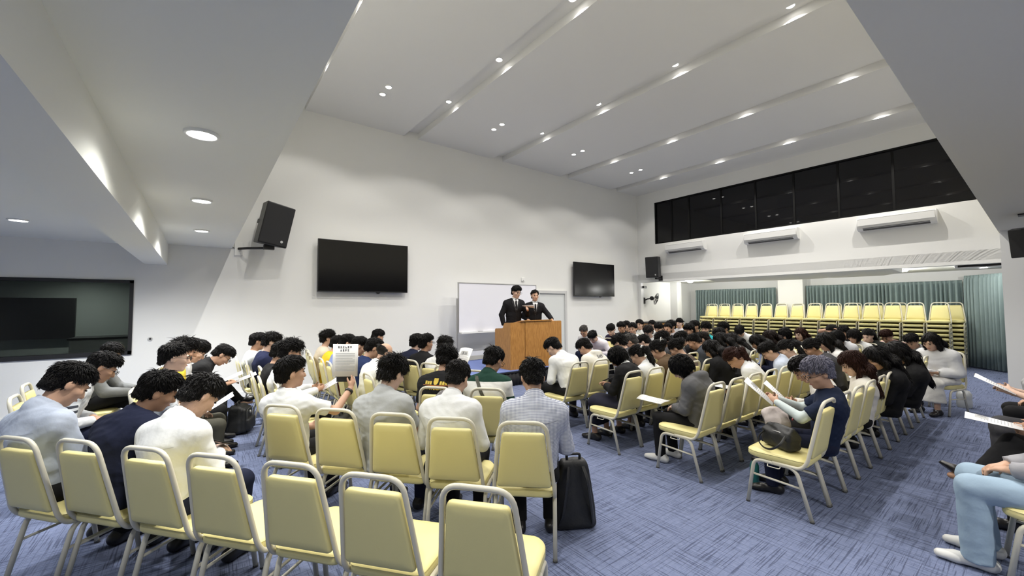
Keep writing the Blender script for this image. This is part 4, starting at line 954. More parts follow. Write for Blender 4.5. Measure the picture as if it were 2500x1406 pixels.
person('P78', 'man with black hair and black tee, turned slightly to the left', (6.52, 3.54), 4, dict(lean=13.9, pitch=39, yaw=22, hunch=24, s=0.913), ('short', (0.01, 0.009, 0.009)), ('tee', (0.012, 0.012, 0.013)), ('trousers', (0.012, 0.012, 0.013)), 0.0135)
person('P79', 'man with shaved nape and slate jacket', (6.29, 3.18), 4, dict(lean=17.6, pitch=41, yaw=12, hunch=24, s=0.911), ('high', (0.01, 0.009, 0.009)), ('jacket', (0.04, 0.045, 0.055)), ('trousers', (0.012, 0.012, 0.013)), 0.0135)
person('P80', 'man with very short hair beside the slate jacket', (6.98, 3.39), 10, dict(lean=18.4, pitch=33, yaw=10, hunch=24, s=0.895), ('short', (0.02, 0.016, 0.014)), ('jacket', (0.03, 0.033, 0.05)), ('trousers', (0.012, 0.012, 0.013)), 0.0135)
person('P81', 'woman with long black hair and grey top before the man in a tie', (7.24, 3.05), 10, dict(lean=17.0, pitch=31, yaw=6, wide=0.92, hunch=24, s=0.88), ('long', (0.01, 0.009, 0.009)), ('tee', (0.22, 0.23, 0.22)), ('trousers', (0.012, 0.012, 0.013)), 0.0135)
person('P82', 'woman with long dark hair half hidden by the black jacket', (6.73, 3.04), 10, dict(lean=9.7, pitch=35, yaw=14, wide=0.92, hunch=24, s=0.893), ('long', (0.01, 0.009, 0.009)), ('tee', (0.05, 0.05, 0.055)), ('trousers', (0.012, 0.012, 0.013)), 0.0135)
person('P45', 'woman in fluffy white sweater and pale skirt at the right end by the water jug', (8.53, 0.97), 70, dict(lean=13.9, pitch=28, yaw=0, arms='lap', wide=1.02, s=0.898), ('long', (0.01, 0.009, 0.009)), ('sweater', (0.64, 0.645, 0.65)), ('skirt', (0.66, 0.65, 0.62)), 0.0135, loose=0.012)
person('P46', 'woman in light grey shirt, next to the white sweater', (9.13, 1.25), 72, dict(lean=10.6, pitch=39, arms='lap', wide=0.95, hunch=24, s=0.882), ('short', (0.01, 0.009, 0.009)), ('shirt', (0.42, 0.42, 0.44)), ('trousers', (0.012, 0.012, 0.013)), 0.0135)
person('P47', 'person with pinkish face and brown hair in front of the right chair stacks', (10.16, 1.73), 75, dict(lean=12.8, pitch=37, wide=0.92, hunch=24, s=0.886), ('short', (0.035, 0.013, 0.009)), ('tee', (0.55, 0.35, 0.33)), ('trousers', (0.012, 0.012, 0.013)), 0.0135)
person('P48', 'woman in dark shirt with a hand at her mouth', (9.78, 1.93), 75, dict(lean=12.2, pitch=23, arms='chin', wide=0.95, hunch=24, s=0.879), ('ponytail', (0.01, 0.009, 0.009)), ('jacket', (0.025, 0.027, 0.025)), ('trousers', (0.012, 0.012, 0.013)), 0.0135)
person('P49', 'woman with black bob and white top left of the dark shirt', (9.37, 2.06), 75, dict(lean=8.2, pitch=25, wide=0.92, hunch=24, s=0.88, side=-0.9), ('bob', (0.01, 0.009, 0.009)), ('tee', (0.68, 0.69, 0.69)), ('trousers', (0.012, 0.012, 0.013)), 0.0135)
person('P50', 'woman with short black hair tilting down behind the wavy hair', (8.96, 2.18), 75, dict(lean=9.2, pitch=41, wide=0.92, hunch=24, s=0.893, side=-0.7), ('bob', (0.01, 0.009, 0.009)), ('tee', (0.6, 0.61, 0.64)), ('trousers', (0.012, 0.012, 0.013)), 0.0135)
person('P51', 'person with black hair behind the two bobs', (9.99, 2.37), 78, dict(lean=2.2, pitch=29, wide=0.92, hunch=24, s=0.898, side=-0.7), ('short', (0.01, 0.009, 0.009)), ('tee', (0.05, 0.05, 0.055)), ('trousers', (0.012, 0.012, 0.013)), 0.015)
person('P52', 'woman lifting a hand to her hair behind the rows', (10.32, 2.65), 78, dict(lean=5.5, pitch=19, arms='hair', wide=0.9, hunch=24, s=0.885, side=-1.1), ('bun', (0.01, 0.009, 0.009)), ('tee', (0.6, 0.55, 0.5)), ('trousers', (0.012, 0.012, 0.013)), 0.015)
person('P53', 'woman with brown shoulder length hair in left profile before the chair stacks', (9.16, 2.81), 72, dict(lean=8.6, pitch=15, wide=0.92, hunch=24, s=0.873, side=-0.9), ('long', (0.035, 0.013, 0.009)), ('tee', (0.05, 0.05, 0.055)), ('trousers', (0.012, 0.012, 0.013)), 0.015)
person('P54', 'woman in black jacket with white collar reading before the chair stacks', (8.75, 2.92), 68, dict(lean=4.8, pitch=31, arms='read', wide=0.94, hunch=24, s=0.893, side=-0.7), ('bob', (0.01, 0.009, 0.009)), ('jacket', (0.012, 0.012, 0.013)), ('trousers', (0.012, 0.012, 0.013)), 0.015, collar=1)
person('P55', 'woman with dark brown long hair behind the straight haired woman', (8.03, 2.83), 40, dict(lean=9.6, pitch=29, wide=0.92, hunch=24, s=0.885), ('long', (0.018, 0.011, 0.01)), ('tee', (0.05, 0.05, 0.055)), ('trousers', (0.012, 0.012, 0.013)), 0.0135)
person('P56', 'woman with straight black hair and navy top next to the man in a tie', (7.14, 2.63), 30, dict(lean=12.8, pitch=39, yaw=-10, wide=0.9, hunch=24, s=0.884), ('long', (0.01, 0.009, 0.009)), ('jacket', (0.012, 0.015, 0.035)), ('trousers', (0.012, 0.012, 0.013)), 0.0135)
person('P57', 'man in white shirt and black tie bowing his head before the chair stacks', (9.15, 3.90), 82, dict(lean=10.7, pitch=55, yaw=20, arms='lap', hunch=24, s=0.944), ('fringe', (0.01, 0.009, 0.009)), ('shirt', (0.68, 0.69, 0.69)), ('trousers', (0.012, 0.012, 0.013)), 0.015, tie=1)
person('P58', 'man with white collar and dark jacket in left profile', (7.41, 3.44), 60, dict(lean=10.6, pitch=19, yaw=8, hunch=24, s=0.909), ('short', (0.01, 0.009, 0.009)), ('jacket', (0.012, 0.012, 0.013)), ('trousers', (0.012, 0.012, 0.013)), 0.0135, collar=1)
person('P58b', 'person in white behind the dark jacketed profile', (8.74, 4.05), 70, dict(lean=3.8, pitch=17, hunch=24, s=0.927), ('messy', (0.01, 0.009, 0.009)), ('tee', (0.68, 0.69, 0.69)), ('trousers', (0.012, 0.012, 0.013)), 0.015)
person('P59', 'young man in bright turquoise jacket', (7.97, 4.10), 85, dict(lean=2.6, pitch=4, yaw=12, s=0.92), ('messy', (0.01, 0.009, 0.009)), ('jacket', (0.03, 0.36, 0.4)), ('trousers', (0.012, 0.012, 0.013)), 0.015)
person('P60', 'man with round black hair left of the turquoise jacket', (7.54, 4.14), 60, dict(lean=6.0, pitch=20, yaw=10, s=0.927), ('short', (0.01, 0.009, 0.009)), ('jacket', (0.012, 0.012, 0.013)), ('trousers', (0.012, 0.012, 0.013)), 0.015)
person('P60b', 'person in black right behind the round black hair', (8.71, 4.69), 70, dict(lean=3.9, pitch=14, s=0.928), ('short', (0.01, 0.009, 0.009)), ('jacket', (0.012, 0.012, 0.013)), ('trousers', (0.012, 0.012, 0.013)), 0.015)
person('P61', 'person with peaked dark hair farthest back near the cabinet', (10.22, 5.97), 95, dict(lean=3.3, pitch=4, s=0.913), ('fringe', (0.01, 0.009, 0.009)), ('tee', (0.6, 0.6, 0.62)), ('trousers', (0.012, 0.012, 0.013)), 0.015)
person('P62', 'person with wavy hair behind the man with a lit face and lapels', (8.58, 5.19), 85, dict(lean=5.2, pitch=8, s=0.916), ('messy', (0.01, 0.009, 0.009)), ('tee', (0.4, 0.38, 0.4)), ('trousers', (0.012, 0.012, 0.013)), 0.015)
person('P63', 'man in black suit facing left with brightly lit face', (7.60, 4.69), 88, dict(lean=6.1, pitch=4, yaw=14, s=0.908), ('high', (0.01, 0.009, 0.009)), ('jacket', (0.012, 0.012, 0.013)), ('trousers', (0.012, 0.012, 0.013)), 0.015, collar=1)
person('P65', 'man in white shirt left of the lit face, head lowered', (8.03, 5.14), 90, dict(lean=8.5, pitch=20, yaw=10, s=0.914), ('fringe', (0.01, 0.009, 0.009)), ('shirt', (0.68, 0.69, 0.69)), ('trousers', (0.012, 0.012, 0.013)), 0.015)
person('P66', 'man in white shirt in the back row before the dark cabinet top', (9.26, 6.12), 90, dict(lean=11.8, pitch=8, yaw=10, s=0.901), ('short', (0.01, 0.009, 0.009)), ('shirt', (0.68, 0.69, 0.69)), ('trousers', (0.012, 0.012, 0.013)), 0.015)
person('P67', 'man with thin greyish hair in white shirt, head bowed', (7.18, 4.78), 88, dict(lean=14.0, pitch=24, yaw=8, s=0.913), ('messy', (0.03, 0.026, 0.024)), ('shirt', (0.68, 0.69, 0.69)), ('trousers', (0.012, 0.012, 0.013)), 0.015)
person('P68', 'slim young man in white shirt, tallest head of the men facing left', (8.85, 6.24), 92, dict(lean=4.4, pitch=6, yaw=10, s=0.908), ('short', (0.01, 0.009, 0.009)), ('shirt', (0.68, 0.69, 0.69)), ('trousers', (0.012, 0.012, 0.013)), 0.015)
person('P69', 'man in white shirt with dark brows right of the purple jumper', (7.41, 5.37), 90, dict(lean=8.7, pitch=8, yaw=14, s=0.908), ('short', (0.01, 0.009, 0.009)), ('shirt', (0.68, 0.69, 0.69)), ('trousers', (0.012, 0.012, 0.013)), 0.015)
person('P70', 'man in black right behind the purple jumper', (7.83, 5.97), 90, dict(lean=8.7, pitch=22, yaw=8, s=0.913), ('short', (0.01, 0.009, 0.009)), ('jacket', (0.012, 0.012, 0.013)), ('trousers', (0.012, 0.012, 0.013)), 0.015)
person('P70b', 'man in black between the lowered head and the dark brows', (8.42, 6.27), 90, dict(lean=10.7, pitch=14, yaw=8, s=0.908), ('short', (0.01, 0.009, 0.009)), ('tee', (0.012, 0.012, 0.013)), ('trousers', (0.012, 0.012, 0.013)), 0.015)
person('P71', 'young man in dark purple jumper bending forward, leftmost of the men facing left', (7.26, 5.77), 90, dict(lean=14.3, pitch=32, yaw=14, s=0.921), ('fringe', (0.01, 0.009, 0.009)), ('sweater', (0.022, 0.016, 0.04)), ('trousers', (0.012, 0.012, 0.013)), 0.015)
person('P72', 'older man in white jacket and black shirt leaning far forward by the stage', (7.14, 6.39), 100, dict(lean=28.4, pitch=40, yaw=10, side=0, arms='knees', s=0.939), ('high', (0.09, 0.085, 0.08)), ('jacket', (0.66, 0.66, 0.66)), ('trousers', (0.012, 0.015, 0.035)), 0.015)
person('P73', 'person in pale shirt and blue jeans bent over the knees beside the older man', (6.77, 5.73), 95, dict(lean=35.6, pitch=48, yaw=12, arms='knees', s=0.926), ('short', (0.01, 0.009, 0.009)), ('shirt', (0.66, 0.62, 0.66)), ('trousers', (0.02, 0.035, 0.1)), 0.015)
SEATED = [('P1', -0.90, 5.10, -88),
          ('P2', -0.97, 6.54, -100),
          ('P6', -0.17, 4.82, -92),
          ('P6b', -0.14, 5.48, -92),
          ('P7', -0.13, 5.91, -92),
          ('P8', -0.09, 6.39, -92),
          ('P9', 0.70, 7.04, -92),
          ('P10', 0.78, 6.52, -92),
          ('P11', 0.74, 5.27, -92),
          ('P12', 0.77, 4.84, -92),
          ('P14', 1.64, 7.00, -92),
          ('P15', 1.57, 6.49, -92),
          ('P16', 1.61, 6.06, -92),
          ('P17', 1.61, 5.63, -92),
          ('P18', 1.63, 5.20, -92),
          ('P18b', 2.48, 7.12, -92),
          ('P19', 1.60, 4.77, -85),
          ('P23', 2.47, 5.65, -75),
          ('P24', 2.48, 5.22, -72),
          ('P25', 2.54, 4.80, -65),
          ('P39', 6.82, 1.79, 14),
          ('P40', 7.32, 1.83, 16),
          ('P76', 5.06, 3.71, 0),
          ('P74', 5.48, 3.80, 0),
          ('P75', 6.01, 3.87, 0),
          ('P77', 5.82, 3.49, 0),
          ('P78', 6.52, 3.54, 4),
          ('P79', 6.29, 3.18, 4),
          ('P80', 6.98, 3.39, 10),
          ('P81', 7.24, 3.05, 10),
          ('P82', 6.73, 3.04, 10),
          ('P45', 8.53, 0.97, 70),
          ('P46', 9.13, 1.25, 72),
          ('P47', 10.16, 1.73, 75),
          ('P48', 9.78, 1.93, 75),
          ('P49', 9.37, 2.06, 75),
          ('P50', 8.96, 2.18, 75),
          ('P51', 9.99, 2.37, 78),
          ('P52', 10.32, 2.65, 78),
          ('P53', 9.16, 2.81, 72),
          ('P54', 8.75, 2.92, 68),
          ('P55', 8.03, 2.83, 40),
          ('P56', 7.14, 2.63, 30),
          ('P57', 9.15, 3.90, 82),
          ('P58', 7.41, 3.44, 60),
          ('P58b', 8.74, 4.05, 70),
          ('P59', 7.97, 4.10, 85),
          ('P60', 7.54, 4.14, 60),
          ('P60b', 8.71, 4.69, 70),
          ('P61', 10.22, 5.97, 95),
          ('P62', 8.58, 5.19, 85),
          ('P63', 7.60, 4.69, 88),
          ('P65', 8.03, 5.14, 90),
          ('P66', 9.26, 6.12, 90),
          ('P67', 7.18, 4.78, 88),
          ('P68', 8.85, 6.24, 92),
          ('P69', 7.41, 5.37, 90),
          ('P70', 7.83, 5.97, 90),
          ('P70b', 8.42, 6.27, 90),
          ('P71', 7.26, 5.77, 90),
          ('P72', 7.14, 6.39, 100),
          ('P73', 6.77, 5.73, 95)]
# the row at the right edge, mostly outside the frame
JEANS = (.30, .40, .50)
person('E1', 'person in wide pale blue jeans and white canvas shoes at the bottom right corner', (3.83, 0.0), 4, dict(lean=-12, hunch=0, pitch=0, s=.93), ('long', (.010, .009, .009)), ('sweater', (.3, .3, .32)), ('wide', JEANS), .0105, shoes='white')
person('E2', 'person with crossed legs and black loafers holding a printed sheet at the right edge', (4.62, -.16), 4, dict(lean=-12, hunch=0, pitch=5, s=.93, legs='cross', arms='read'), ('short', (.010, .009, .009)), ('tee', (.3, .25, .22)), ('trousers', (.012, .012, .013)), .0105)
person('E3', 'person in charcoal skirt and beige shoes holding a folded sheet at the right edge', (5.75, -.04), 4, dict(lean=-12, hunch=0, pitch=5, s=.92, arms='high', wide=.92), ('bob', (.010, .009, .009)), ('tee', (.10, .10, .11)), ('skirt', (.045, .045, .05)), .0115, shoes='beige')
person('E4', 'person in black trousers at the right edge beyond the beige shoes', (6.7, -.06), 4, dict(lean=-12, hunch=0, pitch=5, s=.92), ('short', (.010, .009, .009)), ('tee', (.05, .04, .045)), ('trousers', (.012, .012, .013)), .0125)
person('E5', 'person in black and white trainers at the right edge by the pillar', (9.0, -.14), 4, dict(lean=-12, hunch=0, pitch=0, s=.93), ('short', (.010, .009, .009)), ('tee', (.05, .05, .055)), ('trousers', (.4, .4, .4)), .0135, shoes='white')
SEATED += [('E1', 3.83, -.02, 4), ('E2', 4.62, -.18, 4), ('E3', 5.75, -.06, 4), ('E4', 6.7, -.08, 4), ('E5', 9.0, -.16, 4)]
# the two speakers on the stage
STAGE_Z = .30
person('S1', 'tall man in black suit and glasses speaking with a raised hand at the lectern', (5.40, 7.02, STAGE_Z), 166, dict(legs='stand', lean=2, hunch=5, pitch=16, yaw=16, arms='speech', s=.985), ('short', (.010, .009, .009)), ('blazer', (.010, .010, .012)), ('trousers', (.010, .010, .012)), .0115, glasses=1, suit=1, collar=1)
person('S2', 'man in black suit and tie with both arms resting on the lectern', (5.98, 7.02, STAGE_Z), 152, dict(legs='stand', lean=5, hunch=4, pitch=4, yaw=4, arms='rest', s=.935), ('high', (.010, .009, .009)), ('blazer', (.010, .010, .012)), ('trousers', (.010, .010, .012)), .0115, suit=1, collar=1)
# ================= chairs =================
CHAIRS = []
NAME_OF = {k: PEOPLE[k][0]['label'] for k in PEOPLE}
def seat_at(x, y, deg, label, full=True):
    if any(math.hypot(x-a, y-b_) < .365 for a, b_ in CHAIRS): return None
    CHAIRS.append((x, y)); return chair(x, y, math.radians(deg), label, full=full)
for k, x, y, deg in SEATED:
    seat_at(x, y, deg, 'cream chair under the '+' '.join(NAME_OF[k].split()[:11]), full=x < 6)
R45 = math.degrees(-math.atan2(.78, .624))
for i, (x, y) in enumerate([(-.57, 3.64), (-.29, 3.36), (.01, 2.98), (.28, 2.64), (.56, 2.29), (.81, 1.93), (1.10, 1.56)]):
    seat_at(x, y, R45, f'cream chair, {ORD[i]} from the left end of the row nearest the camera')
for i, (x, y) in enumerate([(.70, 3.56), (.97, 3.20), (1.23, 2.85), (1.48, 2.52), (1.77, 2.17)]):
    seat_at(x, y, R45+i*2, f'cream chair in the second row from the camera, {ORD[i]} from its left end')
seat_at(1.87, 3.45, R45, 'cream chair under the black tee with yellow lettering'); seat_at(2.18, 3.13, R45+4, 'cream chair under the green and white rugby shirt')
for i, y in enumerate((5.32, 5.82, 6.34)): seat_at(-1.0, y+.0, -88, f'empty cream chair under the left window, {ORD[i]} from the camera')
for i, y in enumerate((7.2, 6.8, 6.4, 5.7, 5.25, 4.8, 4.38)): seat_at(.86, y, -90, f'cream chair of the edge-on row behind the white polo, {ORD[i]} from the wall')
for i, y in enumerate((7.45, 7.0, 6.5, 6.1, 5.66, 5.22, 4.8, 4.37)): seat_at(1.70, y, -90, f'cream chair of the blue, maroon and navy tops row, {ORD[i]} from the wall')
for i, (x, y) in enumerate(((2.56, 4.42), (2.66, 3.98))): seat_at(x, y, -72+i*10, f'empty cream chair right of the black suits, {ORD[i]}')
for r, (y, x0, n) in enumerate(((1.29, 3.71, 11), (2.12, 3.735, 7), (2.99, 3.715, 7), (3.84, 3.78, 2))):
    nm = ('last', 'second to last', 'third to last', 'fourth to last')[r]
    for k in range(n):
        seat_at(x0+.405*k, y, 0, f'cream chair, {ORD[k]} from the left in the {nm} right row')
# stacked spare chairs along the alcove wall
SM = {}
def joined(keys, name):
    bm = bmesh.new()
    for k in keys: bm.from_mesh(CH[k])
    me = bpy.data.meshes.new(name); bm.to_mesh(me); bm.free(); return me
SM['frame'] = joined(['back_frame', 'legfl', 'legfr', 'legrl', 'legrr', 'strl', 'strr'], 'chair_frame'); SM['frame'].materials.append(M_TUBE); SM['frame'].materials.append(M_RUB)
DZ, NST = .105, 8
def stack_chair(x, y, z, label, group):
    t = thing('banquet_chair', label, 'chair', (x, y, z), math.radians(90), group)
    put('seat', CH['seat'], M_VINYL, t); put('backrest', CH['backrest'], M_VINYL, t); put('frame', SM['frame'], M_TUBE, t)
FRONT = [1.59, 2.04, 2.55, 3.03, 3.53, 3.96, 4.38, 4.83, 5.10, 5.47, 5.91, 6.34, 6.77, 7.22]
FRONT = [1.59+.433*k for k in range(14)]
LEV = ['bottom', 'second from bottom', 'third from bottom', 'fourth from bottom', 'fourth from top', 'third from top', 'second from top', 'topmost']
for i, y in enumerate(FRONT):
    for k in range(NST): stack_chair(14.22+.010*k, y, DZ*k, f'stacked cream chair, {LEV[k]} of the {ORD[i]} front stack from the right', 'stacked spare chairs')
BACK = [1.40]+[2.42+.468*k for k in range(12)]
low = bmesh.new()
for i, y in enumerate(BACK):
    for k in range(NST):
        if k >= NST-2: stack_chair(14.75+.010*k, y, DZ*k, f'stacked cream chair, {LEV[k]} of the {ORD[i]} rear stack from the right', 'stacked spare chairs at the back')
        else:
            for key in ('seat', 'backrest'):
                m2 = CH[key].copy(); m2.transform(Matrix.Translation((14.75+.010*k, y, DZ*k))@Matrix.Rotation(PI/2, 4, 'Z')); low.from_mesh(m2); bpy.data.meshes.remove(m2)
nv = len(low.faces)
for i, y in enumerate(BACK):
    for k in range(NST-2):
        m2 = SM['frame'].copy(); m2.transform(Matrix.Translation((14.75+.010*k, y, DZ*k))@Matrix.Rotation(PI/2, 4, 'Z')); low.from_mesh(m2); bpy.data.meshes.remove(m2)
low.faces.ensure_lookup_table()
for j in range(nv, len(low.faces)): low.faces[j].material_index = 1
me = bpy.data.meshes.new('chair_stack_bases'); low.to_mesh(me); low.free(); me.materials.append(M_VINYL); me.materials.append(M_TUBE)
tag(put('chair_stack_bases', me), 'lower cream chairs of the rear stacks hidden behind the front stacks', 'chairs', kind='stuff')
# ================= front of the room =================
def wall_tv(cx, cz, w, h, label):
    t = thing('television', label, 'television', (cx, Y_W, cz))
    MB().box((-w/2, -.135, -h/2), (w/2, -.085, h/2), bev=.006).build('screen_body', M_BLACK, t)
    MB().box((-w/2+.012, -.1375, -h/2+.022), (w/2-.012, -.1345, h/2-.012)).build('screen', M_SCREEN, t)
    MB().box((-.4, -.085, -.25), (.4, 0, .25)).build('wall_mount', M_BLACK, t)
    MB().poly([(.22, -.12, -h/2), (.32, -.12, -h/2), (.285, -.12, -h/2-.03), (.255, -.12, -h/2-.03)], (0, .03, 0)).build('sensor', M_BLACK, t)
wall_tv(2.675, 2.38, 1.82, 1.03, 'big black wall television left of the whiteboard')
wall_tv(9.72, 2.365, 1.86, 1.03, 'big black wall television right of the door')
# stage of two modules with black skirting
SX0, SX1, SY0, SY1 = 3.95, 7.4, 6.38, 8.25
st = thing('stage', 'low stage with blue carpet top and black pleated skirting', 'stage', ((SX0+SX1)/2, (SY0+SY1)/2, 0))
ox, oy = (SX0+SX1)/2, (SY0+SY1)/2
M_STAGE = pmat('blue_stage_carpet', (.17, .22, .46), .95, spec=.1, bump=.2, bscale=300, var=.1, vscale=30)
for a, b_ in ((SX0, 5.66), (5.68, SX1)):
    MB().box((a-ox, SY0-oy, .27), (b_-ox, SY1-oy, .30)).build('deck', M_STAGE, st); MB().box((a-ox, SY0-oy-.004, .255), (b_-ox, SY1-oy+.004, .285)).build('deck_edge', M_BLACK, st)
b = MB(); n = 260
loop = [(SX0-ox, SY1-oy), (SX0-ox, SY0-oy), (SX1-ox, SY0-oy), (SX1-ox, SY1-oy)]
pts = []
for (x0, y0), (x1, y1) in zip(loop, loop[1:]):
    L = math.hypot(x1-x0, y1-y0); m = int(L/.02)
    for k in range(m):
        s = k/m; w = .008*math.sin(2*PI*k/4.5); nx, ny = (y1-y0)/L, -(x1-x0)/L; pts.append((x0+(x1-x0)*s-nx*w+nx*-.012, y0+(y1-y0)*s-ny*w+ny*-.012))
V = [[b.bm.verts.new((x, y, z)) for x, y in pts] for z in (.005, .256)]
for k in range(len(pts)-1): b.bm.faces.new((V[0][k], V[0][k+1], V[1][k+1], V[1][k]))
o = b.build('skirting', pmat('black_skirt_cloth', (.010, .010, .012), .8), st, True); o.modifiers.new('t', 'SOLIDIFY').thickness = .004
b = MB()
for x in (SX0+.1, 5.6, 5.74, SX1-.1):
    for y in (SY0+.1, SY1-.1): b.box((x-ox-.02, y-oy-.02, 0), (x-ox+.02, y-oy+.02, .27))
b.build('support_frame', M_BLACK, st)
# lectern: oak veneer, curved cut-out in the side panels
lx0, lx1, ly = 4.87, 6.27, 6.44
t = thing('lectern', 'wide oak lectern on the stage with scooped side panel', 'lectern', (lx0, ly, STAGE_Z))
prof = [(0, 0), (0, .935), (.16, .93), (.20, .92), (.225, .89), (.24, .84), (.27, .82), (.50, .805), (.525, .79), (.53, .76), (.53, 0)]
MB().poly([(0, y, z) for y, z in prof], (.022, 0, 0)).build('side_panel', M_WOOD, t); MB().poly([(lx1-lx0-.022, y, z) for y, z in prof], (.022, 0, 0)).build('side_panel', M_WOOD, t)
MB().box((.022, .002, 0), (.372, .024, .935), bev=.002).build('front_panel', M_WOOD, t); MB().box((.380, -.006, 0), (lx1-lx0-.022, .018, .945), bev=.002).build('front_panel', M_WOOD, t)
MB().box((.36, .004, .0), (.392, .026, .93)).build('joint_strip', pmat('dark_joint', (.10, .05, .018), .6), t)
MB().poly([(.25, -.03, .955), (1.1, -.03, .955), (1.1, .45, .86), (.25, .45, .86)], (0, 0, .022)).build('sloped_top', M_WOOD, t)
MB().box((.022, .03, .75), (lx1-lx0-.022, .5, .77)).build('shelf', M_WOOD, t)
# whiteboard on a floor stand
wy = 8.12
t = thing('whiteboard', 'large whiteboard on a grey stand behind the speakers', 'whiteboard', (5.85, wy, STAGE_Z))
wx0, wx1, wz0, wz1 = 4.665-5.85, 6.975-5.85, .975-STAGE_Z, 2.098-STAGE_Z
MB().box((wx0, -.012, wz0), (wx1, .012, wz1)).build('board', M_BOARD, t)
b = MB(); e = .018
b.box((wx0-e, -.02, wz1), (wx1+e, .02, wz1+e)).box((wx0-e, -.02, wz0-e), (wx1+e, .02, wz0)).box((wx0-e, -.02, wz0), (wx0, .02, wz1)).box((wx1, -.02, wz0), (wx1+e, .02, wz1)); b.build('board_frame', M_ALU, t)
MB().box((wx0+.02, -.09, wz0-.03), (wx0+1.0, -.02, wz0-.012)).box((wx0+.02, -.095, wz0-.03), (wx0+1.0, -.085, wz0+.005)).build('pen_tray', M_WPLAS, t)
for x in (wx0-.045, wx1+.045):
    MB().box((x-.02, -.02, .06), (x+.02, .02, wz1-.35), bev=.004).build('stand_post', M_ALU, t); MB().box((x-.025, -.1, 0), (x+.025, .1, .06), bev=.01).build('stand_foot', M_ALU, t)
MB().box((wx0-.03, -.015, .12), (wx1+.03, .015, .22)).build('cross_bar', M_WPLAS, t)
o = MB().box((0, 0, 0), (.02, .02, .13), bev=.004).build('marker_pen', M_BLACK); o.rotation_euler = (0, PI/2, 0); o.location = (5.15, wy-.075, .985); tag(o, 'black marker pen lying on the whiteboard tray', 'pen')
# small wall things
t = thing('wall_sensor', 'small white sensor box on the wall above the whiteboard', 'wall box', (6.93, Y_W, 2.285)); MB().box((-.05, -.035, -.05), (.05, 0, .05), bev=.006).build('sensor_case', M_WPLAS, t); MB().box((-.02, -.038, -.035), (.02, -.034, -.015)).build('sensor_window', M_GREYP, t)
t = thing('wall_outlet', 'tiny round cable outlet on the wall right of the left window', 'outlet', (-.63, Y_W, 1.08)); MB().cyl((0, -.012, 0), (0, 0, 0), .03).build('outlet_plate', M_GREYP, t); MB().cyl((0, -.016, 0), (0, -.01, 0), .015).build('outlet_hole', M_BLACK, t)
# loudspeakers
def loudspeaker(label, loc, size, rot, hang, wall=None):
    w, d, h = size; t = thing('loudspeaker', label, 'loudspeaker', loc); t.rotation_euler = rot
    P = [(-w/2, -d/2), (w/2, -d/2), (w/2*.72, d/2), (-w/2*.72, d/2)]
    MB().loft([[(x*s, y*s, z) for x, y in P] for s, z in ((.96, 0), (1, .012), (1, h-.012), (.96, h))]).build('cabinet', M_BLACK, t)
    MB().box((-w/2+.012, -d/2-.012, .02), (w/2-.012, -d/2+.002, h-.02), bev=.008).build('grille', pmat('black_grille', (.018, .018, .019), .7, bump=.6, bscale=500), t)
    MB().cyl((w*.28, -d/2-.015, h*.13), (w*.28, -d/2-.011, h*.13), .022).build('badge', M_GREYP, t)
    MB().box((-w/2-.003, -.03, h*.45), (-w/2+.01, .05, h*.56), bev=.006).build('handle', M_RUB, t); return t
loudspeaker('large black loudspeaker tilted on a bracket left of the television', (.90, 8.22, 2.66), (.46, .40, .72), (math.radians(8), math.radians(9), math.radians(14)), None)
t = thing('speaker_bracket', 'black wall bracket carrying the large left loudspeaker', 'bracket', (.50, Y_W, 2.60))
MB().box((-.06, -.03, -.12), (.06, 0, .12), bev=.006).build('wall_plate', M_WPLAS, t)
MB().tube([(0, -.03, .0), (.12, -.2, .0), (.42, -.34, .01)], .022, 10).box((.34, -.42, -.02), (.5, -.3, .06)).build('arm', M_BLACK, t, True)
MB().tube(rounded([(-.05, -.01, .0), (-.15, -.03, .06), (-.22, -.05, .1)], .05), .006, 6).build('cable', M_BLACK, t, True)
loudspeaker('black loudspeaker on the right wall beside the first air conditioner', (X_R-.24, 7.80, 2.48), (.42, .36, .68), (math.radians(4), 0, math.radians(-80)), None)
t = thing('speaker_bracket', 'small black bracket under the loudspeaker on the right wall', 'bracket', (X_R, 7.72, 2.44)); MB().box((-.28, -.04, -.02), (0, .04, .03), bev=.005).box((-.02, -.07, -.06), (0, .07, .1)).build('arm', M_BLACK, t)
loudspeaker('dark loudspeaker hanging under the rear soffit at the right edge', (9.75, .10, 2.27), (.40, .34, .42), (math.radians(-10), 0, math.radians(75)), None)
t = thing('speaker_bracket', 'black ceiling bracket of the loudspeaker at the right edge', 'bracket', (9.75, .10, 2.88)); MB().box((-.1, -.1, .0), (.1, .1, .02)).cyl((0, 0, -.2), (0, 0, .01), .03).build('arm', M_BLACK, t)
# air conditioners on the right wall
for i, (y0, y1) in enumerate(((7.42, 6.15), (5.01, 3.74), (2.56, 1.28))):
    t = thing('air_conditioner', f'white split air conditioner under the long dark window, {("the one nearest the corner", "middle one of three", "nearest one of three")[i]}', 'air conditioner', (X_R, (y0+y1)/2, 3.24))
    L = (y0-y1)/2
    prof = [(0, 0), (-.10, .0), (-.18, .035), (-.205, .09), (-.215, .24), (-.20, .272), (-.16, .285), (0, .29)]
    MB().poly([(x, -L, z) for x, z in prof], (0, 2*L, 0)).build('casing', M_WPLAS, t, True, math.radians(30))
    MB().box((-.222, -L+.02, .10), (-.212, L-.02, .245), bev=.004).build('front_panel', M_WPLAS, t)
    MB().box((-.2235, -L+.02, .248), (-.206, L-.02, .253)).build('seam', M_GREYP, t)
    MB().poly([(-.11, -L+.1, .004), (-.19, -L+.1, .05), (-.196, -L+.1, .046), (-.116, -L+.1, -.002)], (0, 2*L-.2, 0)).build('air_flap', M_RUB, t)
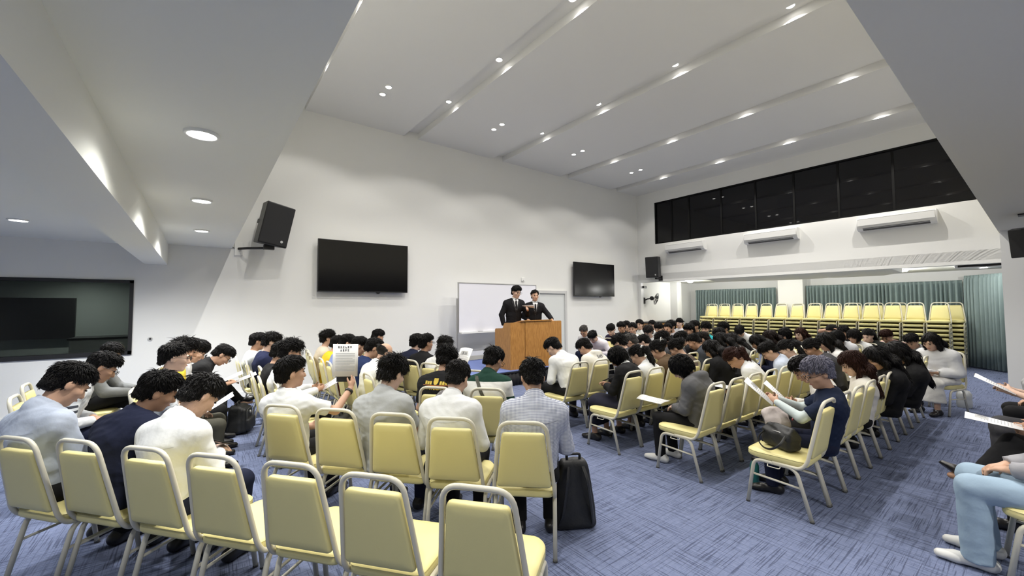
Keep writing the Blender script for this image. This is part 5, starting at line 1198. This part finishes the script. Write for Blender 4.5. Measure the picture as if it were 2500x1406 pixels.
# wall fan in the alcove
t = thing('wall_fan', 'black oscillating wall fan in the alcove corner beside the right loudspeaker', 'fan', (12.42, Y_W, 1.74))
MB().box((-.06, -.03, -.12), (.06, 0, .1), bev=.01).build('wall_plate', M_BLACK, t); MB().tube([(0, -.02, 0), (.06, -.12, .05), (.1, -.2, .06)], .022, 8).ball((.13, -.24, .07), (.075, .075, .075)).build('motor', M_BLACK, t, True)
c = Vector((.23, -.33, .05)); ax = Vector((.7, -.66, -.28)).normalized(); u_ = ax.orthogonal().normalized(); v_ = ax.cross(u_)
b = MB()
for rr, dz in ((.2, 0), (.2, .03), (.13, .05), (.06, .055), (.13, -.03)): b.tube([c+ax*dz+u_*rr*math.cos(2*PI*k/24)+v_*rr*math.sin(2*PI*k/24) for k in range(24)], .006, 5, closed=True)
for k in range(16):
    d_ = u_*math.cos(2*PI*k/16)+v_*math.sin(2*PI*k/16); b.tube([c+ax*.058+d_*.03, c+ax*.05+d_*.13, c+ax*.03+d_*.2, c-ax*.03+d_*.13], .003, 4)
b.build('guard', M_BLACK, t, True)
for k in range(3):
    a0 = 2*PI*k/3; P = [c+u_*math.cos(a0+s)*r_+v_*math.sin(a0+s)*r_+ax*z for s, r_, z in ((0, .03, 0), (-.25, .17, -.015), (.25, .185, .015), (.55, .15, .02), (.5, .04, .01))]
    MB().poly(P, ax*.003).build('blade', M_BLACK, t)
t = thing('conduit_box', 'small black box on the white trim at the alcove corner', 'wall box', (12.3, 8.5, 2.2)); MB().box((-.09, -.06, -.04), (.09, 0, .04), bev=.005).build('box_case', M_BLACK, t); MB().box((-.02, -.062, -.02), (.02, -.058, .02)).build('box_cover', M_RUB, t)
t = thing('side_cabinet', 'brown wooden cabinet with black top behind the men facing left', 'cabinet', (12.4, 7.95, 0))
MB().box((-.95, -.28, .05), (.95, .28, .98), bev=.006).build('cabinet_body', M_WOOD, t); MB().box((-.98, -.31, .98), (.98, .30, 1.02), bev=.006).build('cabinet_top', M_BLACK, t)
for x in (-.93, .02): MB().box((x, -.3, .08), (x+.91, -.28, .95), bev=.004).build('door_panel', M_WOOD, t)
MB().box((-.93, -.26, 0), (.93, .26, .05)).build('plinth', M_BLACK, t)
t = thing('air_vent', 'dark slot vent under the balcony edge beside the pillar', 'vent', (12.75, .78, 2.30)); MB().box((-.2, -.35, .0), (.2, .35, .12), bev=.02).build('vent_case', M_WPLAS, t); MB().box((-.21, -.3, .02), (-.195, .3, .075)).build('vent_slot', M_BLACK, t)

# ================= papers, phones, bags =================
def sheet(label, p, tip, side, w=.205, h=.27, head=0, pic=0, lines=10, bend=.02, cat='paper', name='paper_sheet', up=None):
    """a sheet at p; tip = its upward direction, side = to the right of its print"""
    T_ = Vector(tip).normalized(); S_ = Vector(side); S_ = (S_-T_*S_.dot(T_)).normalized(); N_ = S_.cross(T_)
    t = thing(name, label, cat, p)
    n = 8
    def at(u, v, off=0.): return S_*u*w+T_*v*h+N_*(bend*math.sin(PI*(u+.5))*(.3+v)+off)
    b = MB(); rows = [[b.bm.verts.new(at(-.5+k/n, v)) for k in range(n+1)] for v in (0, .5, 1)]
    for A, B in zip(rows, rows[1:]):
        for k in range(n): b.bm.faces.new((A[k], A[k+1], B[k+1], B[k]))
    o = b.build('sheet', M_PAPER, t, True); o.modifiers.new('t', 'SOLIDIFY').thickness = .0008
    def bar(b, u0, u1, v0, v1):
        m = max(1, int((u1-u0)*8)); A = [[b.bm.verts.new(at(u0+(u1-u0)*k/m, v, .0014)) for k in range(m+1)] for v in (v0, v1)]
        for k in range(m): b.bm.faces.new((A[0][k], A[0][k+1], A[1][k+1], A[1][k]))
    rg = random.Random(label)
    if lines:
        b = MB()
        for i in range(lines):
            v = .70-.58*i/lines; bar(b, -.38, .38-(.25*rg.random() if i % 4 == 3 else 0), v, v+.014)
        b.build('printed_text', M_INK2, t)
    if head:
        b = MB()
        for row_, (cnt, sz) in enumerate(((6, .085), (4, .075))):
            for k in range(cnt):
                u0 = (k-cnt/2)*.095; v0 = .875-.10*row_
                for q_ in range(4):
                    if rg.random() < .75: bar(b, u0, u0+sz*.8, v0+q_*.019, v0+q_*.019+.011)
                bar(b, u0+.02, u0+.035, v0, v0+.07)
        b.build('heading', M_INK, t)
    if pic:
        b = MB(); bar(b, -.28, .28, .58, .82); b.build('printed_picture', M_GREYP, t)
        b = MB(); bar(b, -.10, .02, .62, .78); bar(b, .08, .2, .6, .74); b.build('picture_detail', M_INK, t)
    return t
def hands_mid(key): J = PEOPLE[key][1]; return world_of(key, (J['wrL']+J['wrR'])/2)
def fwd(key): a = PEOPLE[key][0].rotation_euler.z; return Vector((-math.sin(a), math.cos(a), 0))
def rgt(key): f_ = fwd(key); return Vector((f_.y, -f_.x, 0))
def held(key, label, tilt=1.1, off=.06, right=0., drop=.0, **k):
    p = hands_mid(key)+fwd(key)*off+rgt(key)*right+Vector((0, 0, -.01-drop)); tip = fwd(key)*1+Vector((0, 0, tilt)); return sheet(label, p, tip, rgt(key), **k)
# the raised sheet of the man in the white polo
J = PEOPLE['P13'][1]; p = world_of('P13', J['wrR'])+Vector((0, 0, .10))
sheet('printed sheet with bold heading raised by the man in the white polo', p+fwd('P13')*.03+Vector((-.05, .045, .0)), (.02, .0, 1), (.86, -.5, 0), head=1, lines=12, bend=.012)
t = thing('smartphone', 'black phone behind the raised printed sheet', 'phone', p+fwd('P13')*.055+Vector((-.06, .06, -.015))); t.rotation_euler = (.1, PI/2, -.5); MB().box((-.035, -.004, -.07), (.035, .004, .07), bev=.003).build('phone_body', M_BLACK, t); MB().box((-.032, -.0048, -.066), (.032, -.0036, .066)).build('screen', M_SCREEN, t)
d_ = unit(J['wrR']-J['elR']); c = J['wrR']-d_*.02
f = Field(c-.07, c+.07, .004); f.cap(c-d_*.013, c+d_*.013, .0335, .0325, .001, cuts=[(c+d_*.011, d_), (c-d_*.011, -d_)]); part_on('P13', 'watch_strap', f.mesh('watch_strap'), M_BLACK)
def flat_mesh(pts, d): return MB().poly(pts, d).mesh('piece')
def phone(key, label, tilt=.5, off=.05, right=.04):
    p = hands_mid(key)+fwd(key)*off+rgt(key)*right+Vector((0, 0, .045)); T_ = (fwd(key)+Vector((0, 0, tilt))).normalized(); S_ = rgt(key); N_ = S_.cross(T_)
    t = thing('smartphone', label, 'phone', p); M3 = Matrix((S_, N_, T_)).transposed(); t.rotation_euler = M3.to_euler()
    MB().box((-.036, -.004, -.03), (.036, .004, .12), bev=.003).build('phone_body', M_BLACK, t); MB().box((-.033, -.0048, -.026), (.033, -.0036, .116)).build('screen', M_SCREEN, t)
phone('P5', 'dark phone held by the white shirted man in the nearest row'); phone('P20', 'black phone in the hands of the man in grey polo'); phone('P30', 'black phone held by the woman in the black cardigan')
sheet('white sheet seen nearly edge-on beside the head of the man in grey polo', hands_mid('P20')+rgt('P20')*.10+fwd('P20')*.14+Vector((0, 0, .06)), rgt('P20')*.72+Vector((0, 0, .70)), Vector((.50, .80, -.30)), h=.26, w=.19, bend=.006); held('P25', 'sheet held up in front of the whiteboard stand', 1.4, .03, .06, pic=1)
held('P12', 'white sheet held by the wavy haired man behind the white polo', .5); held('P8', 'white sheet in the hands of the man in black polo', .35, .05); held('P7', 'sheet under the hands of the man in glasses looking down', .4)
held('P34', 'white sheet on the knee of the charcoal hoodie', .05, .10, -.04, drop=-.04); held('P35', 'thick white sheet below the woman with the brown ponytail', .1, .02, -.05, drop=-.05, pic=1)
held('P41', 'sheet held upright by the violet haired woman', .9, .03, -.08, pic=1); held('P41b', 'narrow sheet held before the violet haired woman', .9, .03, 0, w=.15)
held('P54', 'sheet read by the woman in the black jacket', .5); held('P57', 'sheet on the lap of the man in the tie', .1, .05, drop=-.03); held('P45', 'white booklet on the lap of the woman in white sweater', .1, .02, drop=-.05)
held('P6', 'sheet resting on the lap of the balding man in profile', .6, .04); held('P3', 'sheet on the lap of the man in pale blue shirt', .1, .05, drop=-.04); held('P44', 'white sheet on the lap of the woman with the broad black hair', .15, .03, .1, drop=-.06)
held('E2', 'printed sheet with a dark picture at the right edge', .12, .06, -.05, pic=1, drop=-.03); held('E3', 'folded white sheet at the right edge held above the beige shoes', .55, -.02, -.08, w=.16)
J = PEOPLE['S1'][1]; p = world_of('S1', J['wrL'])+Vector((0, 0, .095))
sheet('curved white sheet on the raised hand of the speaking man', p+Vector((-.085, .075, 0)), (.795, -.607, .04), (.6, .8, 0), w=.21, h=.25, bend=.05, lines=0)
o = MB().box((-.1, -.14, 0), (.1, .14, .012)).build('open_book', M_PAPER); o.location = (5.12, 6.68, STAGE_Z+.775); tag(o, 'white papers on the lectern shelf beside the speaking man', 'papers')
# black laptop backpack leaning on the checked shirt's chair
M_BAG = pmat('black_nylon', (.013, .0135, .014), .55, bump=.12, bscale=60)
def backpack(label, loc, rz, size=(.30, .18, .46), tilt=0., name='backpack', taper=.12):
    w, d, h = size; t = thing(name, label, 'bag', loc, rz); t.rotation_euler = (tilt, 0, rz)
    def tp(me):
        for q in me.vertices: k_ = 1-taper*max(0, q.co.z/h)**1.5; q.co.x *= k_; q.co.y *= k_
        return me
    f = Field((-w*.6, -d*.7, -.02), (w*.6, d*.8, h+.05), .008)
    f.rbox(v3(0, .1*d, h/2), (w/2, d*.36, h/2), .045, k=.01); f.rbox(v3(0, -.18*d, h*.47), (w*.47, d*.28, h*.44), .04, k=.008)
    f.wrinkle(.0045, 30, int(abs(loc[0]*100))); put('bag_body', tp(f.mesh('bag_body')), M_BAG, t)
    f = Field((-w*.6, -d, 0), (w*.6, 0, h*.8), .008); f.rbox(v3(0, -.46*d, h*.30), (w*.42, d*.14, h*.22), .025); f.wrinkle(.003, 30, 3); put('front_pocket', tp(f.mesh('front_pocket')), M_BAG, t)
    MB().tube(rounded([(-.045, .1*d, h-.015), (-.05, .1*d, h+.035), (.05, .1*d, h+.035), (.045, .1*d, h-.015)], .02), .010, 8).build('top_handle', M_BAG, t, True)
    for sg in (-1, 1): MB().tube(rounded([(sg*.05, d*.42, h-.03), (sg*.07, d*.62, h*.78), (sg*.10, d*.6, h*.3), (sg*.12, d*.42, .05)], .08), .02, 8, flat=.4).build('shoulder_strap', M_BAG, t, True)
    MB().tube(rounded([(-w*.40, -d*.47, h*.45), (-w*.40, -d*.44, h*.86), (w*.40, -d*.44, h*.86), (w*.40, -d*.47, h*.45)], .06), .0045, 6).build('zip', pmat('zip_grey', (.07, .07, .07), .4), t, True)
    MB().cyl((0, -d*.485, h*.72), (0, -d*.44, h*.72), .016).build('badge', M_GREYP, t); return t
backpack('tall black backpack standing on the carpet by the checked shirt', (2.16, 2.12, .0), math.radians(150), (.31, .22, .47), math.radians(0), taper=.38)
backpack('black backpack on the floor beneath the row of edge-on chairs', (.42, 6.2, .01), math.radians(70), (.32, .24, .34)); backpack('black bag with straps on the floor behind the white polo', (1.22, 4.55, .01), math.radians(60), (.34, .24, .42)); backpack('dark bag with grey straps under the chairs beside the grey polo', (1.45, 4.0, .01), math.radians(-20), (.32, .22, .36))
# handbag on the empty chair
t = thing('handbag', 'black handbag with a looped strap on the empty end chair', 'bag', (3.70, 1.32, .432), math.radians(65))
f = Field((-.2, -.16, 0), (.2, .16, .3), .007); f.rbox(v3(0, 0, .07), (.135, .07, .07), .035); f.rbox(v3(0, 0, .13), (.12, .022, .05), .02, k=.06); f.wrinkle(.009, 34, 4); put('bag_body', f.mesh('bag_body'), M_BAG, t)
MB().tube(rounded([(-.10, .06, .12), (-.13, .14, .07), (-.06, .165, .012), (.03, .16, .012), (.10, .13, .06), (.09, .06, .12)], .05), .009, 7, flat=.5).build('strap', M_BAG, t, True)
MB().tube([(-.11, .045, .125), (-.03, .055, .135), (.05, .05, .13), (.11, .03, .125)], .004, 6).build('zip', M_ALU, t, True)
t = thing('cloth_bag', 'pale pink and white cloth bundle on the lap of the violet haired woman', 'bag', world_of('P41', v3(.0, .24, .52)), math.radians(20))
f = Field((-.22, -.2, -.02), (.22, .2, .24), .008); f.cap(v3(-.08, 0, .07), v3(.09, .02, .08), .075, .08, .03, v3(0, 1, 0), 1.3); f.wrinkle(.014, 22, 9); put('bundle', f.mesh('bundle'), pmat('pink_white_cloth', (.55, .49, .47), .85, bump=.4, bscale=14, var=.25, vscale=9), t)
MB().tube(rounded([(-.1, -.1, .1), (0, -.13, .15), (.12, -.1, .1)], .05), .006, 6).build('ribbon', pmat('red_ribbon', (.35, .05, .06), .6), t, True)
# bottles
t = thing('water_jug', 'white translucent water jug on the floor by the white sweater chair', 'bottle', (9.22, .80, 0))
R_ = [(.0, 0), (.075, 0), (.085, .02), (.085, .1), (.08, .12), (.085, .14), (.085, .2), (.06, .245), (.03, .26), (.03, .29), (0, .29)]
MB().loft([[(r_*math.cos(2*PI*k/20), r_*math.sin(2*PI*k/20), z) for k in range(20)] for r_, z in ((max(a, .002), b_) for a, b_ in R_)]).build('jug_body', pmat('jug_plastic', (.62, .64, .64), .3), t, True, math.radians(50))
MB().cyl((0, 0, .285), (0, 0, .32), .036).build('cap', M_WPLAS, t); MB().tube(rounded([(.03, 0, .27), (.09, 0, .27), (.09, 0, .2)], .02), .008, 6).build('jug_handle', M_WPLAS, t, True)
t = thing('drink_bottle', 'teal bottle standing on the floor under the end chair of the last row', 'bottle', (3.93, 1.62, 0))
MB().loft([[(r_*math.cos(2*PI*k/16), r_*math.sin(2*PI*k/16), z) for k in range(16)] for r_, z in ((.03, 0), (.036, .01), (.036, .15), (.022, .18), (.02, .19))]).build('bottle_body', pmat('teal_plastic', (.03, .22, .20), .3), t, True, math.radians(50)); MB().cyl((0, 0, .19), (0, 0, .215), .022).build('cap', M_BLACK, t)
# ---- marks on clothing and in hair
def text_on(key, txt, size, mat, p, n, up, name='lettering', flip=False):
    cu = bpy.data.curves.new(name, 'FONT'); cu.body = txt; cu.size = size; cu.align_x = 'CENTER'; cu.extrude = .001
    tmp = bpy.data.objects.new('tmp', cu); COL.objects.link(tmp); dg = bpy.context.evaluated_depsgraph_get(); me = bpy.data.meshes.new_from_object(tmp.evaluated_get(dg)); bpy.data.objects.remove(tmp)
    return me
def wrap_back(key, me, mat, v, name, lift=.004, rot=0., below=.0):
    """lay a flat mark on the back of the garment (local frame of the person)"""
    t, J = PEOPLE[key]
    garment = [c for c in t.children if c.name.split('.')[0] in ('t_shirt', 'shirt', 'polo', 'jacket', 'hooded_top', 'sweater')][0]
    from mathutils.bvhtree import BVHTree
    bv = BVHTree.FromPolygons([q.co for q in garment.data.vertices], [p_.vertices for p_ in garment.data.polygons])
    c_, s_ = math.cos(rot), math.sin(rot)
    bmx = bmesh.new(); bmx.from_mesh(me); bmesh.ops.subdivide_edges(bmx, edges=[e_ for e_ in bmx.edges if e_.calc_length() > .03], cuts=14, use_grid_fill=True); bmx.to_mesh(me); bmx.free()
    for q in me.vertices:
        x, y = q.co.x*c_-q.co.y*s_, q.co.x*s_+q.co.y*c_
        o = Vector((v[0]+x, -.9, v[1]+y)); h_ = bv.ray_cast(o, Vector((0, 1, 0)))
        q.co = Vector((o.x, (h_[0].y if h_[0] is not None else v[2])-lift-q.co.z, o.z))
    put(name, me, mat, t)
M_GOLD = pmat('gold_print', (.55, .40, .04), .6)
J = PEOPLE['P26'][1]; zc = J['nb'][2]-.075
wrap_back('P26', text_on('P26', 'UNIVERSITY', .036, M_GOLD, 0, 0, 0), M_GOLD, (J['nb'][0], zc-.03, -.2), 'lettering')
for k, (x, w_, h_) in enumerate(((-.10, .02, .028), (-.075, .02, .026), (-.05, .02, .028), (.05, .02, .028), (.075, .02, .026), (.10, .02, .028))):
    b = MB(); b.quad((x-w_/2, 0, 0), (x+w_/2, 0, 0), (x+w_/2, h_, 0), (x-w_/2, h_, 0)); wrap_back('P26', b.mesh('letter'), M_GOLD, (J['nb'][0], zc+.012, -.2), 'letter')
b = MB(); b.bm.faces.new([b.bm.verts.new(p_) for p_ in ((-.022, .05, 0), (.022, .05, 0), (.024, .02, 0), (.016, .002, 0), (0, -.004, 0), (-.016, .002, 0), (-.024, .02, 0))]); wrap_back('P26', b.mesh('crest'), M_GOLD, (J['nb'][0], zc+.014, -.2), 'crest')
b = MB(); b.quad((-.13, 0, 0), (.13, 0, 0), (.13, .005, 0), (-.13, .005, 0)); wrap_back('P26', b.mesh('line'), pmat('orange_print', (.40, .13, .02), .6), (J['nb'][0], zc+.002, -.2), 'underline')
J = PEOPLE['P29'][1]; wrap_back('P29', text_on('P29', 'GIVE', .055, M_INK, 0, 0, 0), M_INK, (J['nb'][0]-.0, J['nb'][2]+.02, -.15), 'lettering', rot=PI)
J = PEOPLE['P27'][1]; b = MB(); b.quad((-.11, .14, 0), (-.075, .14, 0), (.10, -.2, 0), (.065, -.2, 0)); me = b.mesh('strap'); wrap_back('P27', me, pmat('olive_strap', (.06, .06, .045), .7), (J['nb'][0], J['nb'][2]-.13, -.2), 'bag_strap', .006)
J = PEOPLE['P31'][1]; s = J['s']; H = J['head']+J['Rh']@v3(0, -.118, .03)*s
MB().tube([Vector(H)+Vector((math.cos(a)*.03, 0, math.sin(a)*.03)) for a in [2*PI*k/14 for k in range(14)]], .016, 8, closed=True).build('scrunchie', pmat('pale_scrunchie', (.55, .56, .56), .7), PEOPLE['P31'][0], True)
J = PEOPLE['P32'][1]; H = Vector(J['head']+J['Rh']@v3(.01, -.11, .085)*J['s'])
MB().tube([H+Vector((.035*math.sin(a)*1.3+.01*a/6, -.03, .028*math.cos(a)+.006*a)) for a in [-1.2+k*.4 for k in range(18)]], .005, 6).build('hair_clip', M_WPLAS, PEOPLE['P32'][0], True)
J = PEOPLE['P35'][1]; H = Vector(J['head']+J['Rh']@v3(0, -.115, .03)*J['s']); MB().tube([H+Vector((math.cos(a)*.026, 0, math.sin(a)*.026)) for a in [2*PI*k/12 for k in range(12)]], .008, 7, closed=True).build('hair_tie', M_WPLAS, PEOPLE['P35'][0], True)

# stitched seams across the back of the shirts
for key, c_ in (('P3', (.36, .40, .49)), ('P5', (.50, .51, .51)), ('P21', (.50, .51, .51)), ('P22', (.25, .26, .32)), ('P28', (.50, .51, .51)), ('P19', (.50, .51, .51))):
    J = PEOPLE[key][1]; b = MB(); n_ = 24; P = [(-.15+.30*k/n_, -.105-.018*math.cos(PI*(k/n_-.5))) for k in range(n_+1)]
    V = [(b.bm.verts.new((x, z-.0018, 0)), b.bm.verts.new((x, z+.0018, 0))) for x, z in P]
    for A, B in zip(V, V[1:]): b.bm.faces.new((A[0], B[0], B[1], A[1]))
    wrap_back(key, b.mesh('yoke_seam'), cloth(c_), (J['nb'][0], J['nb'][2], -.2), 'yoke_seam', .0015)
# ---- pieces that belong to a part go one level below it
GARMENTS = ('jacket', 'shirt', 'polo', 't_shirt', 'sweater', 'hooded_top')
UNDER = {**{k: GARMENTS for k in ('lapel', 'front_edge', 'white_collar', 'tie', 'white_shirt', 'shirt_collar', 'yoke_seam', 'lettering', 'letter', 'crest', 'underline', 'bag_strap')},
         **{k: ('hair',) for k in ('hair_clip', 'scrunchie', 'hair_tie')}, 'screen': ('screen_body', 'phone_body'), 'sensor': ('screen_body',), 'badge': ('bag_body', 'cabinet'),
         'grille': ('cabinet',), 'zip': ('bag_body',), 'front_pocket': ('bag_body',), 'printed_text': ('sheet',), 'heading': ('sheet',), 'printed_picture': ('sheet',), 'picture_detail': ('sheet',),
         'air_flap': ('casing',), 'seam': ('casing',), 'handle': ('cabinet',), 'ribbon': ('bundle',), 'sensor_window': ('sensor_case',), 'vent_slot': ('vent_case',), 'outlet_hole': ('outlet_plate',)}
stem_ = lambda o: o.name.split('.')[0]
for root in [o for o in COL.objects if o.parent is None and 'category' in o]:
    kids = list(root.children)
    for c in kids:
        want = UNDER.get(stem_(c))
        if want:
            host = next((k for k in kids if stem_(k) in want and k is not c), None)
            if host is not None: c.parent = host
